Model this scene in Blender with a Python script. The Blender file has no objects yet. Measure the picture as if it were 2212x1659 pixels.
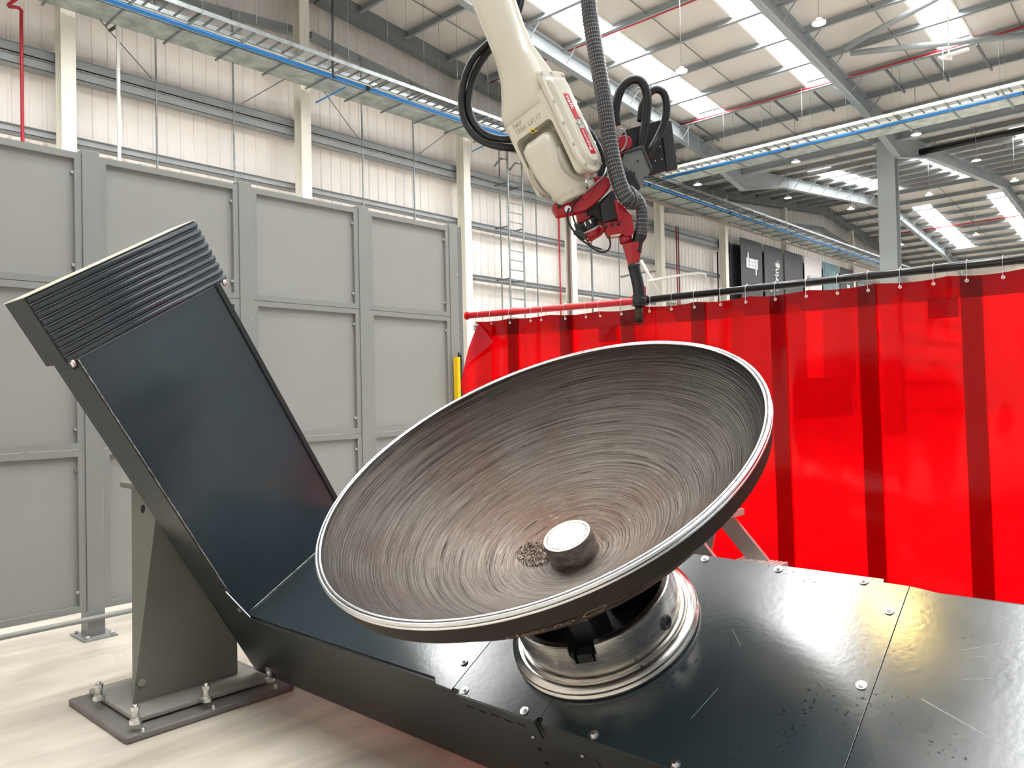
import bpy, bmesh, math, random
from mathutils import Vector as V, Matrix as Mx
random.seed(4)
S=bpy.context.scene; COL=S.collection
# ------------------------------------------------------------------ camera model
F=1692.; CX,CY=1106.,829.5; HC=1.6
yaw,pitch,roll=[math.radians(a) for a in (42.3945,1.04515,1.29036)]
f_=V((math.cos(yaw)*math.cos(pitch),math.sin(yaw)*math.cos(pitch),math.sin(pitch)))
r_=V((math.sin(yaw),-math.cos(yaw),0)); d_=f_.cross(r_)
c,s=math.cos(roll),math.sin(roll)
RT=c*r_+s*d_; DN=-s*r_+c*d_; FW=f_
EYE=V((0,0,HC))
cam=bpy.data.cameras.new('camera'); co=bpy.data.objects.new('camera',cam); COL.objects.link(co)
m=Mx((( RT.x,-DN.x,-FW.x,EYE.x),(RT.y,-DN.y,-FW.y,EYE.y),(RT.z,-DN.z,-FW.z,EYE.z),(0,0,0,1)))
co.matrix_world=m; cam.sensor_width=36; cam.lens=F/2212*36; cam.clip_end=400; cam.clip_start=.05
S.camera=co
def ray(p): return RT*((p[0]-CX)/F)+DN*((p[1]-CY)/F)+FW
def hit(p,ax,val):
    r=ray(p); return EYE+r*((val-EYE[ax])/r[ax])
def dep(p,d): return EYE+ray(p)*d
def onpl(p,O,n):
    r=ray(p); return EYE+r*((O-EYE).dot(n)/r.dot(n))
XV,ZV,SL=31.2,9.75+HC,.1
def roofz(x):       # folded multi-span roof, valleys at -6.4,31.2,68.8, ridges 12.4,50,87.6
    k=(x-XV)%37.6
    return ZV+SL*min(k,37.6-k)
def roofhit(p,dz,sl=1):
    r=ray(p); t=(ZV+dz-HC+sl*SL*XV)/(r.z+sl*SL*r.x); return EYE+r*t
# ------------------------------------------------------------------ materials
MATS={}
def mat(name,col,rough=.5,metal=0.,noise=0.,nscale=5.,bump=0.,bscale=60.,emit=None,spec=.5,coat=0.,stretch=None,col2=None,rvar=0.):
    if name in MATS: return MATS[name]
    m=bpy.data.materials.new(name); m.use_nodes=True; nt=m.node_tree; N=nt.nodes; L=nt.links
    b=N['Principled BSDF']; b.inputs['Base Color'].default_value=(*col,1); b.inputs['Roughness'].default_value=rough
    b.inputs['Metallic'].default_value=metal; b.inputs['Specular IOR Level'].default_value=spec
    if coat: b.inputs['Coat Weight'].default_value=coat; b.inputs['Coat Roughness'].default_value=.16
    if emit: b.inputs['Emission Color'].default_value=(*emit[0],1); b.inputs['Emission Strength'].default_value=emit[1]
    tc=N.new('ShaderNodeTexCoord'); vec=tc.outputs['Object']
    if stretch:
        mp=N.new('ShaderNodeMapping'); mp.inputs['Scale'].default_value=stretch; L.new(vec,mp.inputs[0]); vec=mp.outputs[0]
    if noise:
        t=N.new('ShaderNodeTexNoise'); t.inputs['Scale'].default_value=nscale; t.inputs['Detail'].default_value=6; L.new(vec,t.inputs['Vector'])
        mr=N.new('ShaderNodeMapRange'); mr.inputs[1].default_value=.3; mr.inputs[2].default_value=.7; L.new(t.outputs[0],mr.inputs[0])
        mx=N.new('ShaderNodeMix'); mx.data_type='RGBA'; L.new(mr.outputs[0],mx.inputs[0])
        c2=col2 or tuple(max(0,x*(1-noise)) for x in col)
        mx.inputs[6].default_value=(*col,1); mx.inputs[7].default_value=(*c2,1); L.new(mx.outputs[2],b.inputs['Base Color'])
        if rvar:
            m2=N.new('ShaderNodeMapRange'); m2.inputs[1].default_value=.3; m2.inputs[2].default_value=.7
            m2.inputs[3].default_value=max(.02,rough-rvar); m2.inputs[4].default_value=rough+rvar
            L.new(t.outputs[0],m2.inputs[0]); L.new(m2.outputs[0],b.inputs['Roughness'])
    if bump:
        t=N.new('ShaderNodeTexNoise'); t.inputs['Scale'].default_value=bscale; t.inputs['Detail'].default_value=4; L.new(vec,t.inputs['Vector'])
        bp=N.new('ShaderNodeBump'); bp.inputs['Strength'].default_value=bump; bp.inputs['Distance'].default_value=.01
        L.new(t.outputs[0],bp.inputs['Height']); L.new(bp.outputs[0],b.inputs['Normal'])
    MATS[name]=m; return m
def srgb(r,g,b): return tuple((x/255/12.92 if x<11 else ((x/255+.055)/1.055)**2.4) for x in (r,g,b))
steel_blue=mat('graphite_paint',srgb(46,57,62),.19,0,.35,2.2,.03,45,rvar=.05,spec=.9,coat=.35)
steel_arm=mat('graphite_paint_smooth',srgb(44,57,64),.19,0,.3,2.2,.02,45,rvar=.04,spec=.8,coat=.2)
steel_side=mat('graphite_paint_matt',srgb(44,48,48),.34,0,.15,3.,spec=.45)
pillar_m=mat('olive_grey_paint',srgb(112,112,104),.45,0,.12,3.)
plate_m=mat('plate_grey_paint',srgb(112,107,103),.55,0,.2,6.)
fence_m=mat('fence_grey',srgb(146,147,144),.5,0,.06,1.5)
fence_f=mat('fence_frame_grey',srgb(134,136,134),.45,0,.06,2.)
fence_d=mat('fence_side_grey',srgb(110,112,111),.5)
zinc=mat('zinc_bolt',(.75,.75,.74),.28,1.)
galv=mat('galvanised_steel',srgb(165,172,172),.45,.6,.35,6.)
galvd=mat('galvanised_dark',srgb(120,126,128),.5,.4,.3,6.)
roofsteel=mat('roof_steel_grey',srgb(150,156,158),.5,0,.1,1.)
rafter_m=mat('rafter_grey',srgb(156,163,166),.5,0,.12,.8)
girt_m=mat('girt_grey',srgb(152,156,157),.5,.1,.15,1.)
cream=mat('column_cream',srgb(232,229,216),.5,0,.04,1.)
roofpan=mat('ceiling_panel',srgb(208,203,197),.6,0,.08,.5)
blue=mat('pipe_blue',srgb(40,130,205),.35)
redp=mat('pipe_red',srgb(170,25,40),.35)
whitep=mat('conduit_white',srgb(225,225,220),.4)
blackp=mat('rod_black',srgb(16,17,17),.22)
redrod=mat('rod_red',srgb(205,30,40),.3,spec=.6)
redmet=mat('robot_red',srgb(165,22,35),.3,.15,.15,20.,spec=.6)
blackpl=mat('black_plastic',srgb(22,24,27),.4)
darkpl=mat('charcoal_panel',srgb(42,44,48),.45)
greybox=mat('grey_box',srgb(110,112,112),.4,.2,.1,10)
rubber=mat('rubber_black',srgb(16,18,22),.4)
robw=mat('robot_cream',srgb(206,203,188),.22,0,.05,4.,.02,60,coat=.3)
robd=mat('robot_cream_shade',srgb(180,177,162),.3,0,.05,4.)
alu=mat('aluminium',srgb(190,188,182),.35,.7,.1,20.)
alur=mat('tread_aluminium',srgb(200,185,180),.4,.5,.1,20.)
yellow=mat('yellow_paint',srgb(240,200,10),.4)
black=mat('black',(.01,.01,.012),.5)
white=mat('white_print',(.85,.85,.85),.5)
labelred=mat('label_red',srgb(190,20,50),.4)
holem=mat('hole_dark',(.004,.004,.004),.8)
bann=mat('banner_charcoal',srgb(62,63,67),.6,0,.1,1.)
bannw=mat('banner_white',srgb(215,208,208),.6)
bannb=mat('banner_glass_photo',srgb(60,85,95),.5,0,.5,2.5,stretch=(1,.3,.35),col2=srgb(120,160,168))
brownp=mat('pipe_brown',srgb(150,138,128),.5)
handw=mat('ink_black',(.02,.02,.02),.6)
lampw=mat('lamp_body',srgb(200,200,195),.5)
lampe=mat('lamp_glow',(1,.97,.9),.5,emit=((1,.95,.85),9.))
lampwarm=mat('lamp_glow_warm',(1,.8,.4),.5,emit=((1,.70,.2),260.))
skye=mat('skylight_glow',(1,1,1),.5,emit=((.97,.985,1),22.))
skyf=mat('skylight_kerb',srgb(225,222,215),.5)
nozz=mat('nozzle_brown',srgb(74,62,52),.4,.7,.4,60.)
silver=mat('silver_cable',srgb(150,152,155),.3,.6)
# machined steel with circular tool marks, local Z is the axis
def turned(name,base,base2,rough,metal,K,rust=None,rustamt=.0,bump=.3,dist=.002):
    m=bpy.data.materials.new(name); m.use_nodes=True; nt=m.node_tree; N=nt.nodes; L=nt.links; b=N['Principled BSDF']
    tc=N.new('ShaderNodeTexCoord'); sp=N.new('ShaderNodeSeparateXYZ'); L.new(tc.outputs['Object'],sp.inputs[0])
    cb=N.new('ShaderNodeCombineXYZ'); L.new(sp.outputs[0],cb.inputs[0]); L.new(sp.outputs[1],cb.inputs[1])
    ln=N.new('ShaderNodeVectorMath'); ln.operation='LENGTH'; L.new(cb.outputs[0],ln.inputs[0])
    nz=N.new('ShaderNodeVectorMath'); nz.operation='NORMALIZE'; L.new(cb.outputs[0],nz.inputs[0])
    sp2=N.new('ShaderNodeSeparateXYZ'); L.new(nz.outputs[0],sp2.inputs[0])
    def vec(k,a):
        ml=N.new('ShaderNodeMath'); ml.operation='MULTIPLY_ADD'; ml.inputs[1].default_value=k; L.new(ln.outputs['Value'],ml.inputs[0])
        mz=N.new('ShaderNodeMath'); mz.operation='MULTIPLY'; mz.inputs[1].default_value=k*.7; L.new(sp.outputs[2],mz.inputs[0]); L.new(mz.outputs[0],ml.inputs[2])
        c=N.new('ShaderNodeCombineXYZ'); L.new(ml.outputs[0],c.inputs[0])
        for i in (0,1):
            q=N.new('ShaderNodeMath'); q.operation='MULTIPLY'; q.inputs[1].default_value=a; L.new(sp2.outputs[i],q.inputs[0]); L.new(q.outputs[0],c.inputs[i+1])
        return c.outputs[0]
    def noise(v,sc,det):
        t=N.new('ShaderNodeTexNoise'); t.inputs['Scale'].default_value=sc; t.inputs['Detail'].default_value=det; L.new(v,t.inputs['Vector']); return t.outputs[0]
    def rng(x,a,b_,c=0,d=1):
        r=N.new('ShaderNodeMapRange'); r.inputs[1].default_value=a; r.inputs[2].default_value=b_; r.inputs[3].default_value=c; r.inputs[4].default_value=d; L.new(x,r.inputs[0]); return r.outputs[0]
    def mix(f,a,b_):
        x=N.new('ShaderNodeMix'); x.data_type='RGBA'; L.new(f,x.inputs[0])
        for i,v in ((6,a),(7,b_)):
            if isinstance(v,tuple): x.inputs[i].default_value=(*v,1)
            else: L.new(v,x.inputs[i])
        return x.outputs[2]
    n1=noise(vec(K,1.3),1.,5.); n2=noise(vec(K*3.3,2.),1.,3.); big=noise(tc.outputs['Object'],2.2,6.)
    colr=mix(rng(n1,.3,.7),base,base2)
    if rust:
        rr=N.new('ShaderNodeMath'); rr.operation='MULTIPLY'; L.new(rng(big,.45,.75),rr.inputs[0]); rr.inputs[1].default_value=rustamt
        colr=mix(rr.outputs[0],colr,rust)
        ck=noise(vec(K*1.1,1.7),1.,1.5); gl=N.new('ShaderNodeMath'); gl.operation='MULTIPLY'; L.new(rng(ck,.35,.30),gl.inputs[0]); gl.inputs[1].default_value=.9
        colr=mix(gl.outputs[0],colr,(.012,.01,.009))
        fl=noise(vec(K*1.6,5.),1.4,6.)
        g2=N.new('ShaderNodeMath'); g2.operation='MULTIPLY'; L.new(rng(fl,.6,.72),g2.inputs[0]); g2.inputs[1].default_value=.55
        colr=mix(g2.outputs[0],colr,(.42,.39,.35))
    if bump>.5:  # colour darkened towards the rim, painting in shade on the bowl wall
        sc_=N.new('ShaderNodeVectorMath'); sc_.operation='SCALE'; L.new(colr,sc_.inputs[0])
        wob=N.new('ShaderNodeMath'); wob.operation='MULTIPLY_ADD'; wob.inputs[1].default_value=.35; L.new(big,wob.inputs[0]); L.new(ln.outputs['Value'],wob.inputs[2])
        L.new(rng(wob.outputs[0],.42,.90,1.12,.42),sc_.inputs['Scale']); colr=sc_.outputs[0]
    L.new(colr,b.inputs['Base Color']); b.inputs['Metallic'].default_value=metal
    L.new(rng(n2,.3,.7,rough-.08,rough+.1),b.inputs['Roughness'])
    bp=N.new('ShaderNodeBump'); bp.inputs['Strength'].default_value=bump; bp.inputs['Distance'].default_value=dist
    ad=N.new('ShaderNodeMath'); ad.operation='ADD'; L.new(n1,ad.inputs[0]); L.new(n2,ad.inputs[1]); L.new(ad.outputs[0],bp.inputs['Height']); L.new(bp.outputs[0],b.inputs['Normal'])
    return m
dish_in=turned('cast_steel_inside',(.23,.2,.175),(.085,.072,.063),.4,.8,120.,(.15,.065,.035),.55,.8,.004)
dish_out=turned('cast_steel_outside',(.055,.032,.022),(.018,.012,.009),.5,.1,60.,(.10,.042,.02),.7,.3,.002)
bright=turned('turned_bright_steel',(.82,.83,.84),(.55,.56,.57),.2,1.,260.,None,0,.15,.001)
chuckm=turned('turned_steel',(.62,.60,.57),(.40,.38,.35),.22,1.,150.,None,0,.2,.001)
hubside=turned('hub_side_steel',(.34,.32,.30),(.10,.08,.07),.3,.8,60.,None,0,.25,.001)
hubtop=mat('hub_top_steel',(.44,.42,.38),.42,.75,.25,14.,.15,300.)
# red welding-screen vinyl
def vinyl(name,tint,dif,tr):
    m=bpy.data.materials.new(name); m.use_nodes=True; nt=m.node_tree; N=nt.nodes; L=nt.links; N.remove(N['Principled BSDF'])
    o=N['Material Output']
    def nd(t,**k):
        x=N.new(t)
        for a,v in k.items(): x.inputs[a].default_value=v
        return x
    a=nd('ShaderNodeBsdfTransparent',Color=(*tint,1)); b=nd('ShaderNodeBsdfTranslucent',Color=(*dif,1)); d=nd('ShaderNodeBsdfDiffuse',Color=(*dif,1))
    g=nd('ShaderNodeBsdfGlossy',Roughness=.12)
    m1=nd('ShaderNodeMixShader',Fac=.35); L.new(b.outputs[0],m1.inputs[1]); L.new(d.outputs[0],m1.inputs[2])
    m2=nd('ShaderNodeMixShader',Fac=tr); L.new(m1.outputs[0],m2.inputs[1]); L.new(a.outputs[0],m2.inputs[2])
    fr=nd('ShaderNodeFresnel',IOR=1.27); m3=N.new('ShaderNodeMixShader'); L.new(fr.outputs[0],m3.inputs[0]); L.new(m2.outputs[0],m3.inputs[1]); L.new(g.outputs[0],m3.inputs[2])
    tc=N.new('ShaderNodeTexCoord'); t=N.new('ShaderNodeTexNoise'); t.inputs['Scale'].default_value=3.5; t.inputs['Detail'].default_value=2; L.new(tc.outputs['Object'],t.inputs['Vector'])
    bp=nd('ShaderNodeBump',Strength=.25,Distance=.02); L.new(t.outputs[0],bp.inputs['Height'])
    for x in (g,fr): L.new(bp.outputs[0],x.inputs['Normal'])
    L.new(m3.outputs[0],o.inputs[0]); return m
vin=vinyl('red_vinyl',(.85,.002,.006),(.74,.001,.003),.42)
vinh=vinyl('red_vinyl_hem',(.55,.004,.02),(.35,.002,.01),.35)
vinf=vinyl('red_vinyl_flap',(.7,.05,.08),(.68,.06,.09),.15)  # paler red puts the folded corner's sheen into the vinyl colour
# sleeve hose with a light wire net
def sleeve():
    m=bpy.data.materials.new('hose_wire_net'); m.use_nodes=True; nt=m.node_tree; N=nt.nodes; L=nt.links; b=N['Principled BSDF']
    uv=N.new('ShaderNodeUVMap'); sp=N.new('ShaderNodeSeparateXYZ'); L.new(uv.outputs[0],sp.inputs[0])
    outs=[]
    for i,k in ((0,22.),(1,1.)):
        a=N.new('ShaderNodeMath'); a.operation='MULTIPLY'; a.inputs[1].default_value=k; L.new(sp.outputs[i],a.inputs[0])
        f=N.new('ShaderNodeMath'); f.operation='FRACT'; L.new(a.outputs[0],f.inputs[0])
        g=N.new('ShaderNodeMath'); g.operation='LESS_THAN'; g.inputs[1].default_value=.10; L.new(f.outputs[0],g.inputs[0]); outs.append(g)
    mx=N.new('ShaderNodeMath'); mx.operation='MAXIMUM'; L.new(outs[0].outputs[0],mx.inputs[0]); L.new(outs[1].outputs[0],mx.inputs[1])
    c=N.new('ShaderNodeMix'); c.data_type='RGBA'; c.inputs[6].default_value=(.012,.013,.016,1); c.inputs[7].default_value=(.30,.31,.33,1); L.new(mx.outputs[0],c.inputs[0])
    L.new(c.outputs[2],b.inputs['Base Color']); b.inputs['Roughness'].default_value=.35; return m
sleevem=sleeve()
def floor_mat():
    m=mat('concrete_floor',srgb(214,206,192),.34,0,.16,1.2,.05,25,rvar=.08,col2=srgb(182,174,160))
    nt=m.node_tree; N=nt.nodes; L=nt.links; b=N['Principled BSDF']; src=b.inputs['Base Color'].links[0].from_socket
    tc=N.new('ShaderNodeTexCoord'); mp=N.new('ShaderNodeMapping'); mp.inputs['Scale'].default_value=(.55,2.2,1); L.new(tc.outputs['Object'],mp.inputs[0])
    t=N.new('ShaderNodeTexNoise'); t.inputs['Scale'].default_value=1.1; t.inputs['Detail'].default_value=9; t.inputs['Distortion'].default_value=1.5; L.new(mp.outputs[0],t.inputs['Vector'])
    r=N.new('ShaderNodeMapRange'); r.inputs[1].default_value=.35; r.inputs[2].default_value=.68; r.inputs[3].default_value=.74; r.inputs[4].default_value=1.14; L.new(t.outputs[0],r.inputs[0])
    x=N.new('ShaderNodeVectorMath'); x.operation='SCALE'; L.new(src,x.inputs[0]); L.new(r.outputs[0],x.inputs['Scale']); L.new(x.outputs[0],b.inputs['Base Color'])
    return m
floorm=floor_mat()
def flecks(m):
    nt=m.node_tree; N=nt.nodes; L=nt.links; b=N['Principled BSDF']; src=b.inputs['Base Color'].links[0].from_socket
    tc=N.new('ShaderNodeTexCoord')
    def ns(sc,d,lo,hi):
        t=N.new('ShaderNodeTexNoise'); t.inputs['Scale'].default_value=sc; t.inputs['Detail'].default_value=d; L.new(tc.outputs['Object'],t.inputs['Vector'])
        r=N.new('ShaderNodeMapRange'); r.inputs[1].default_value=lo; r.inputs[2].default_value=hi; L.new(t.outputs[0],r.inputs[0]); return r.outputs[0]
    a=ns(70,3,.64,.67); c=ns(3.5,2,.5,.62); q=N.new('ShaderNodeMath'); q.operation='MULTIPLY'; L.new(a,q.inputs[0]); L.new(c,q.inputs[1])
    x=N.new('ShaderNodeMix'); x.data_type='RGBA'; L.new(q.outputs[0],x.inputs[0]); L.new(src,x.inputs[6]); x.inputs[7].default_value=(.012,.013,.014,1); L.new(x.outputs[2],b.inputs['Base Color'])
    w_=N.new('ShaderNodeMath'); w_.operation='MULTIPLY_ADD'; w_.inputs[1].default_value=-.7; w_.inputs[2].default_value=.9; L.new(q.outputs[0],w_.inputs[0]); L.new(w_.outputs[0],b.inputs['Specular IOR Level'])
flecks(steel_blue)
wallm=mat('cladding_cream',srgb(242,236,230),.55,0,.06,.4)
# ------------------------------------------------------------------ object helpers
WM={}   # object -> world matrix (tracked by hand)
def thing(name,label,cat,loc=(0,0,0),group=None,rot=None):
    o=bpy.data.objects.new(name,None); COL.objects.link(o); o.empty_display_size=.1
    M=Mx.Translation(V(loc))@(rot.to_4x4() if rot else Mx.Identity(4)); o.matrix_world=M; WM[o]=M
    o['label']=label; o['category']=cat
    if group: o['group']=group
    return o
def tag(o,label,cat,group=None):
    o['label']=label; o['category']=cat
    if group: o['group']=group
    return o
class MB:
    def __init__(s): s.v=[]; s.f=[]; s.uv=None; s.sm=set()
    def add(s,vs,fs,smooth=False):
        k=len(s.v); s.v+= [V(a) for a in vs]
        for f in fs:
            if smooth: s.sm.add(len(s.f))
            s.f.append([i+k for i in f])
        return s
    def hexa(s,p): # 8 points: bottom 4, top 4
        return s.add(p,[(0,3,2,1),(4,5,6,7),(0,1,5,4),(1,2,6,5),(2,3,7,6),(3,0,4,7)])
    def box(s,a,b):
        x0,y0,z0=a; x1,y1,z1=b
        return s.hexa([(x0,y0,z0),(x1,y0,z0),(x1,y1,z0),(x0,y1,z0),(x0,y0,z1),(x1,y0,z1),(x1,y1,z1),(x0,y1,z1)])
    def fbox(s,O,ax,a,b): # box in frame ax=(e1,e2,e3)
        e=ax; g=lambda x,y,z:O+e[0]*x+e[1]*y+e[2]*z
        return s.hexa([g(a[0],a[1],a[2]),g(b[0],a[1],a[2]),g(b[0],b[1],a[2]),g(a[0],b[1],a[2]),g(a[0],a[1],b[2]),g(b[0],a[1],b[2]),g(b[0],b[1],b[2]),g(a[0],b[1],b[2])])
    def beam(s,a,b,w,h,up=V((0,0,1))): # bar from a to b, w across, h along up
        a,b=V(a),V(b); d=(b-a).normalized(); x=d.cross(up).normalized(); y=x.cross(d).normalized()
        q=[(-w/2,-h/2),(w/2,-h/2),(w/2,h/2),(-w/2,h/2)]
        return s.hexa([a+x*i+y*j for i,j in q]+[b+x*i+y*j for i,j in q])
    def prism(s,pts,off): # polygon (3D pts) extruded by off
        n=len(pts); pts=[V(p) for p in pts]; off=V(off)
        return s.add(pts+[p+off for p in pts],[tuple(range(n))[::-1],tuple(range(n,2*n))]+[(i,(i+1)%n,(i+1)%n+n,i+n) for i in range(n)])
    def lathe(s,O,ax,prof,seg=48,closed=False,smooth=True): # ax: e1,e2,axis
        n=len(prof); vs=[]
        for k in range(seg):
            a=2*math.pi*k/seg; e=ax[0]*math.cos(a)+ax[1]*math.sin(a)
            vs+=[O+e*r+ax[2]*z for r,z in prof]
        fs=[]
        for k in range(seg):
            k2=(k+1)%seg
            for i in range(n if closed else n-1):
                j=(i+1)%n; fs.append((k*n+i,k2*n+i,k2*n+j,k*n+j))
        s.add(vs,fs,smooth)
        return s
    def cyl(s,a,b,r,seg=16,r2=None,smooth=True):
        a,b=V(a),V(b); d=(b-a); L=d.length; d.normalize(); e1=d.orthogonal().normalized(); e2=d.cross(e1)
        r2=r if r2 is None else r2
        k=len(s.v); vs=[]
        for t,rr in ((a,r),(b,r2)): vs+=[t+(e1*math.cos(2*math.pi*i/seg)+e2*math.sin(2*math.pi*i/seg))*rr for i in range(seg)]
        s.add(vs,[(i,(i+1)%seg,(i+1)%seg+seg,i+seg) for i in range(seg)],smooth)
        s.add(vs,[tuple(range(seg))[::-1],tuple(range(seg,2*seg))]); return s
    def tube(s,path,r,seg=12,ridge=None,step=None,radii=None,uvl=None):
        P=[V(p) for p in path]
        pts=[];L=0; rr=[]
        def cr(p0,p1,p2,p3,t): return .5*((2*p1)+(p2-p0)*t+(2*p0-5*p1+4*p2-p3)*t*t+(3*p1-p0-3*p2+p3)*t**3)
        n=len(P)
        for i in range(n-1):
            p0=P[max(i-1,0)];p1=P[i];p2=P[i+1];p3=P[min(i+2,n-1)]
            d=(p2-p1).length; k=max(1,int(math.ceil(d/(step or d/6)))) if n>2 or ridge else 1
            for j in range(k):
                t=j/k; pts.append(cr(p0,p1,p2,p3,t)); rr.append(1. if not radii else radii[i]*(1-t)+radii[i+1]*t)
        pts.append(P[-1]); rr.append(1. if not radii else radii[-1])
        tan=[(pts[min(i+1,len(pts)-1)]-pts[max(i-1,0)]).normalized() for i in range(len(pts))]
        e=tan[0].orthogonal().normalized(); vs=[]; base=len(s.v); ls=[]
        acc=0
        for i,p in enumerate(pts):
            if i: acc+=(p-pts[i-1]).length
            e=(e-tan[i]*e.dot(tan[i])).normalized(); g=tan[i].cross(e)
            R=r*rr[i]*(1. if not ridge else (1+ridge*(1 if i%2 else -1)))
            vs+=[p+(e*math.cos(2*math.pi*k/seg)+g*math.sin(2*math.pi*k/seg))*R for k in range(seg)]; ls.append(acc)
        f0=len(s.f)
        s.add(vs,[(i*seg+k,i*seg+(k+1)%seg,(i+1)*seg+(k+1)%seg,(i+1)*seg+k) for i in range(len(pts)-1) for k in range(seg)],True)
        m=len(pts)-1
        s.add(vs[:seg],[tuple(range(seg))[::-1]]); s.add(vs[-seg:],[tuple(range(seg))])
        if uvl:
            s.uv=s.uv or {}
            for i in range(m):
                for k in range(seg):
                    s.uv[f0+i*seg+k]=[(k/seg,ls[i]/uvl),((k+1)/seg,ls[i]/uvl),((k+1)/seg,ls[i+1]/uvl),(k/seg,ls[i+1]/uvl)]
        return s
    def build(s,name,m,parent=None,bevel=0,origin=None,kind=None,seg=2):
        if parent is not None: M=WM[parent]
        else:
            if origin is None:
                xs=[min(v[i] for v in s.v) for i in range(3)]; xm=[max(v[i] for v in s.v) for i in range(3)]
                origin=((xs[0]+xm[0])/2,(xs[1]+xm[1])/2,xs[2])
            M=Mx.Translation(V(origin))
        I=M.inverted(); me=bpy.data.meshes.new(name); me.from_pydata([I@v for v in s.v],[],s.f)
        if s.sm: me.polygons.foreach_set('use_smooth',[i in s.sm for i in range(len(s.f))])
        if s.uv:
            ul=me.uv_layers.new(name='UVMap')
            for fi,co_ in s.uv.items():
                p=me.polygons[fi]
                for li,c2 in zip(p.loop_indices,co_): ul.data[li].uv=c2
        me.materials.append(m)
        bm=bmesh.new(); bm.from_mesh(me); bmesh.ops.remove_doubles(bm,verts=bm.verts,dist=1e-6) if not s.uv else None
        bmesh.ops.recalc_face_normals(bm,faces=bm.faces); bm.to_mesh(me); bm.free()
        o=bpy.data.objects.new(name,me); COL.objects.link(o)
        if parent is not None: o.parent=parent; o.matrix_parent_inverse=Mx.Identity(4)
        else: o.matrix_world=M
        WM[o]=M
        if bevel:
            b=o.modifiers.new('bevel','BEVEL'); b.width=bevel; b.segments=seg; b.limit_method='ANGLE'; b.harden_normals=False
        if kind: o['kind']=kind
        return o
def bake(o):
    dg=bpy.context.evaluated_depsgraph_get(); dg.update(); me=bpy.data.meshes.new_from_object(o.evaluated_get(dg)); o.modifiers.clear(); o.data=me
def copy_tree(o,M,parent=None):
    c=o.copy(); COL.objects.link(c)
    if parent: c.parent=parent
    else: c.matrix_world=M
    WM[c]=M
    for ch in o.children: copy_tree(ch,M,c)
    return c
def text(name,body,m,parent,O,ex,ey,size,depth=.001,shear=0,align='LEFT',fn=None):
    cu=bpy.data.curves.new(name,'FONT'); cu.body=body; cu.size=size; cu.extrude=depth; cu.shear=shear; cu.align_x=align; cu.align_y='CENTER'
    t=bpy.data.objects.new('t',cu); COL.objects.link(t); dg=bpy.context.evaluated_depsgraph_get(); me=bpy.data.meshes.new_from_object(t.evaluated_get(dg))
    bpy.data.objects.remove(t)
    ez=ex.cross(ey); mb=MB()
    g=fn or (lambda v:O+ex*v.x+ey*v.y+ez*v.z)
    mb.add([g(v.co) for v in me.vertices],[tuple(p.vertices) for p in me.polygons]); bpy.data.meshes.remove(me)
    return mb.build(name,m,parent)
XX,YY,ZZ=V((1,0,0)),V((0,1,0)),V((0,0,1))
ORD=['first','second','third','fourth','fifth','sixth','seventh','eighth','ninth','tenth','eleventh','twelfth','thirteenth','fourteenth','fifteenth','sixteenth','seventeenth','eighteenth','nineteenth','twentieth','twenty-first','twenty-second','twenty-third','twenty-fourth']
# ================================================================== SETTING
X0,X1,Y0,Y1=-6.4,87.6,-9.,19.
MB().box((X0,Y0,-.2),(X1,Y1,0)).build('floor',floorm,kind='structure')
# profiled cladding wall
mb=MB(); prof=[]; x=X0; pitch=.34
while x<X1: prof+= [(x,0),(x+pitch*.70,0),(x+pitch*.76,-.03),(x+pitch*.94,-.03)]; x+=pitch
prof=[(min(a,X1),b) for a,b in prof]+[(X1,0)]
vs=[];
for a,b in prof: vs+=[(a,Y1+b,0),(a,Y1+b,roofz(a)+.02)]
mb.add(vs,[(2*i,2*i+2,2*i+3,2*i+1) for i in range(len(prof)-1)])
mb.build('wall_gable',wallm,kind='structure')
mb=MB(); mb.box((X1,Y0,0),(X1+.2,Y1,roofz(X1))); mb.build('wall_far_end',wallm,kind='structure')
mb=MB(); mb.box((X0-.2,Y0,0),(X0,Y1,roofz(X0))); mb.build('wall_left_end',wallm,kind='structure')
# roof with skylight openings
SKY=[(13.1,14.2),(9.1,10.15),(5.2,6.15),(1.2,2.2),(-2.8,-1.8),(-6.8,-5.8)]
PUR=[12.4+1.45+1.745*i for i in range(10)]      # first span, ridge to valley
bays=[(-6.4,12.4),(12.4,31.2),(31.2,50.),(50.,68.8),(68.8,87.6)]
def skx(a,b): # skylight x-range in a bay
    return ((a+5.1,b-2.9) if roofz(a)<roofz(b) else (a+2.9,b-5.1))
cb=MB(); n=0
ys=[Y0]+sorted(sum([list(t) for t in SKY],[]))+[Y1]
for a,b in bays:
    s0,s1=skx(a,b)
    for i in range(len(ys)-1):
        y0,y1=ys[i],ys[i+1]
        rs=[(a,b)] if i%2==0 else [(a,s0),(s1,b)]
        for p,q in rs:
            z0,z1=roofz(p+1e-6),roofz(q-1e-6)
            cb.hexa([(p,y0,z0),(q,y0,z1),(q,y1,z1),(p,y1,z0),(p,y0,z0+.08),(q,y0,z1+.08),(q,y1,z1+.08),(p,y1,z0+.08)])
cb.build('ceiling',roofpan,kind='structure')
wn=0
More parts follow.
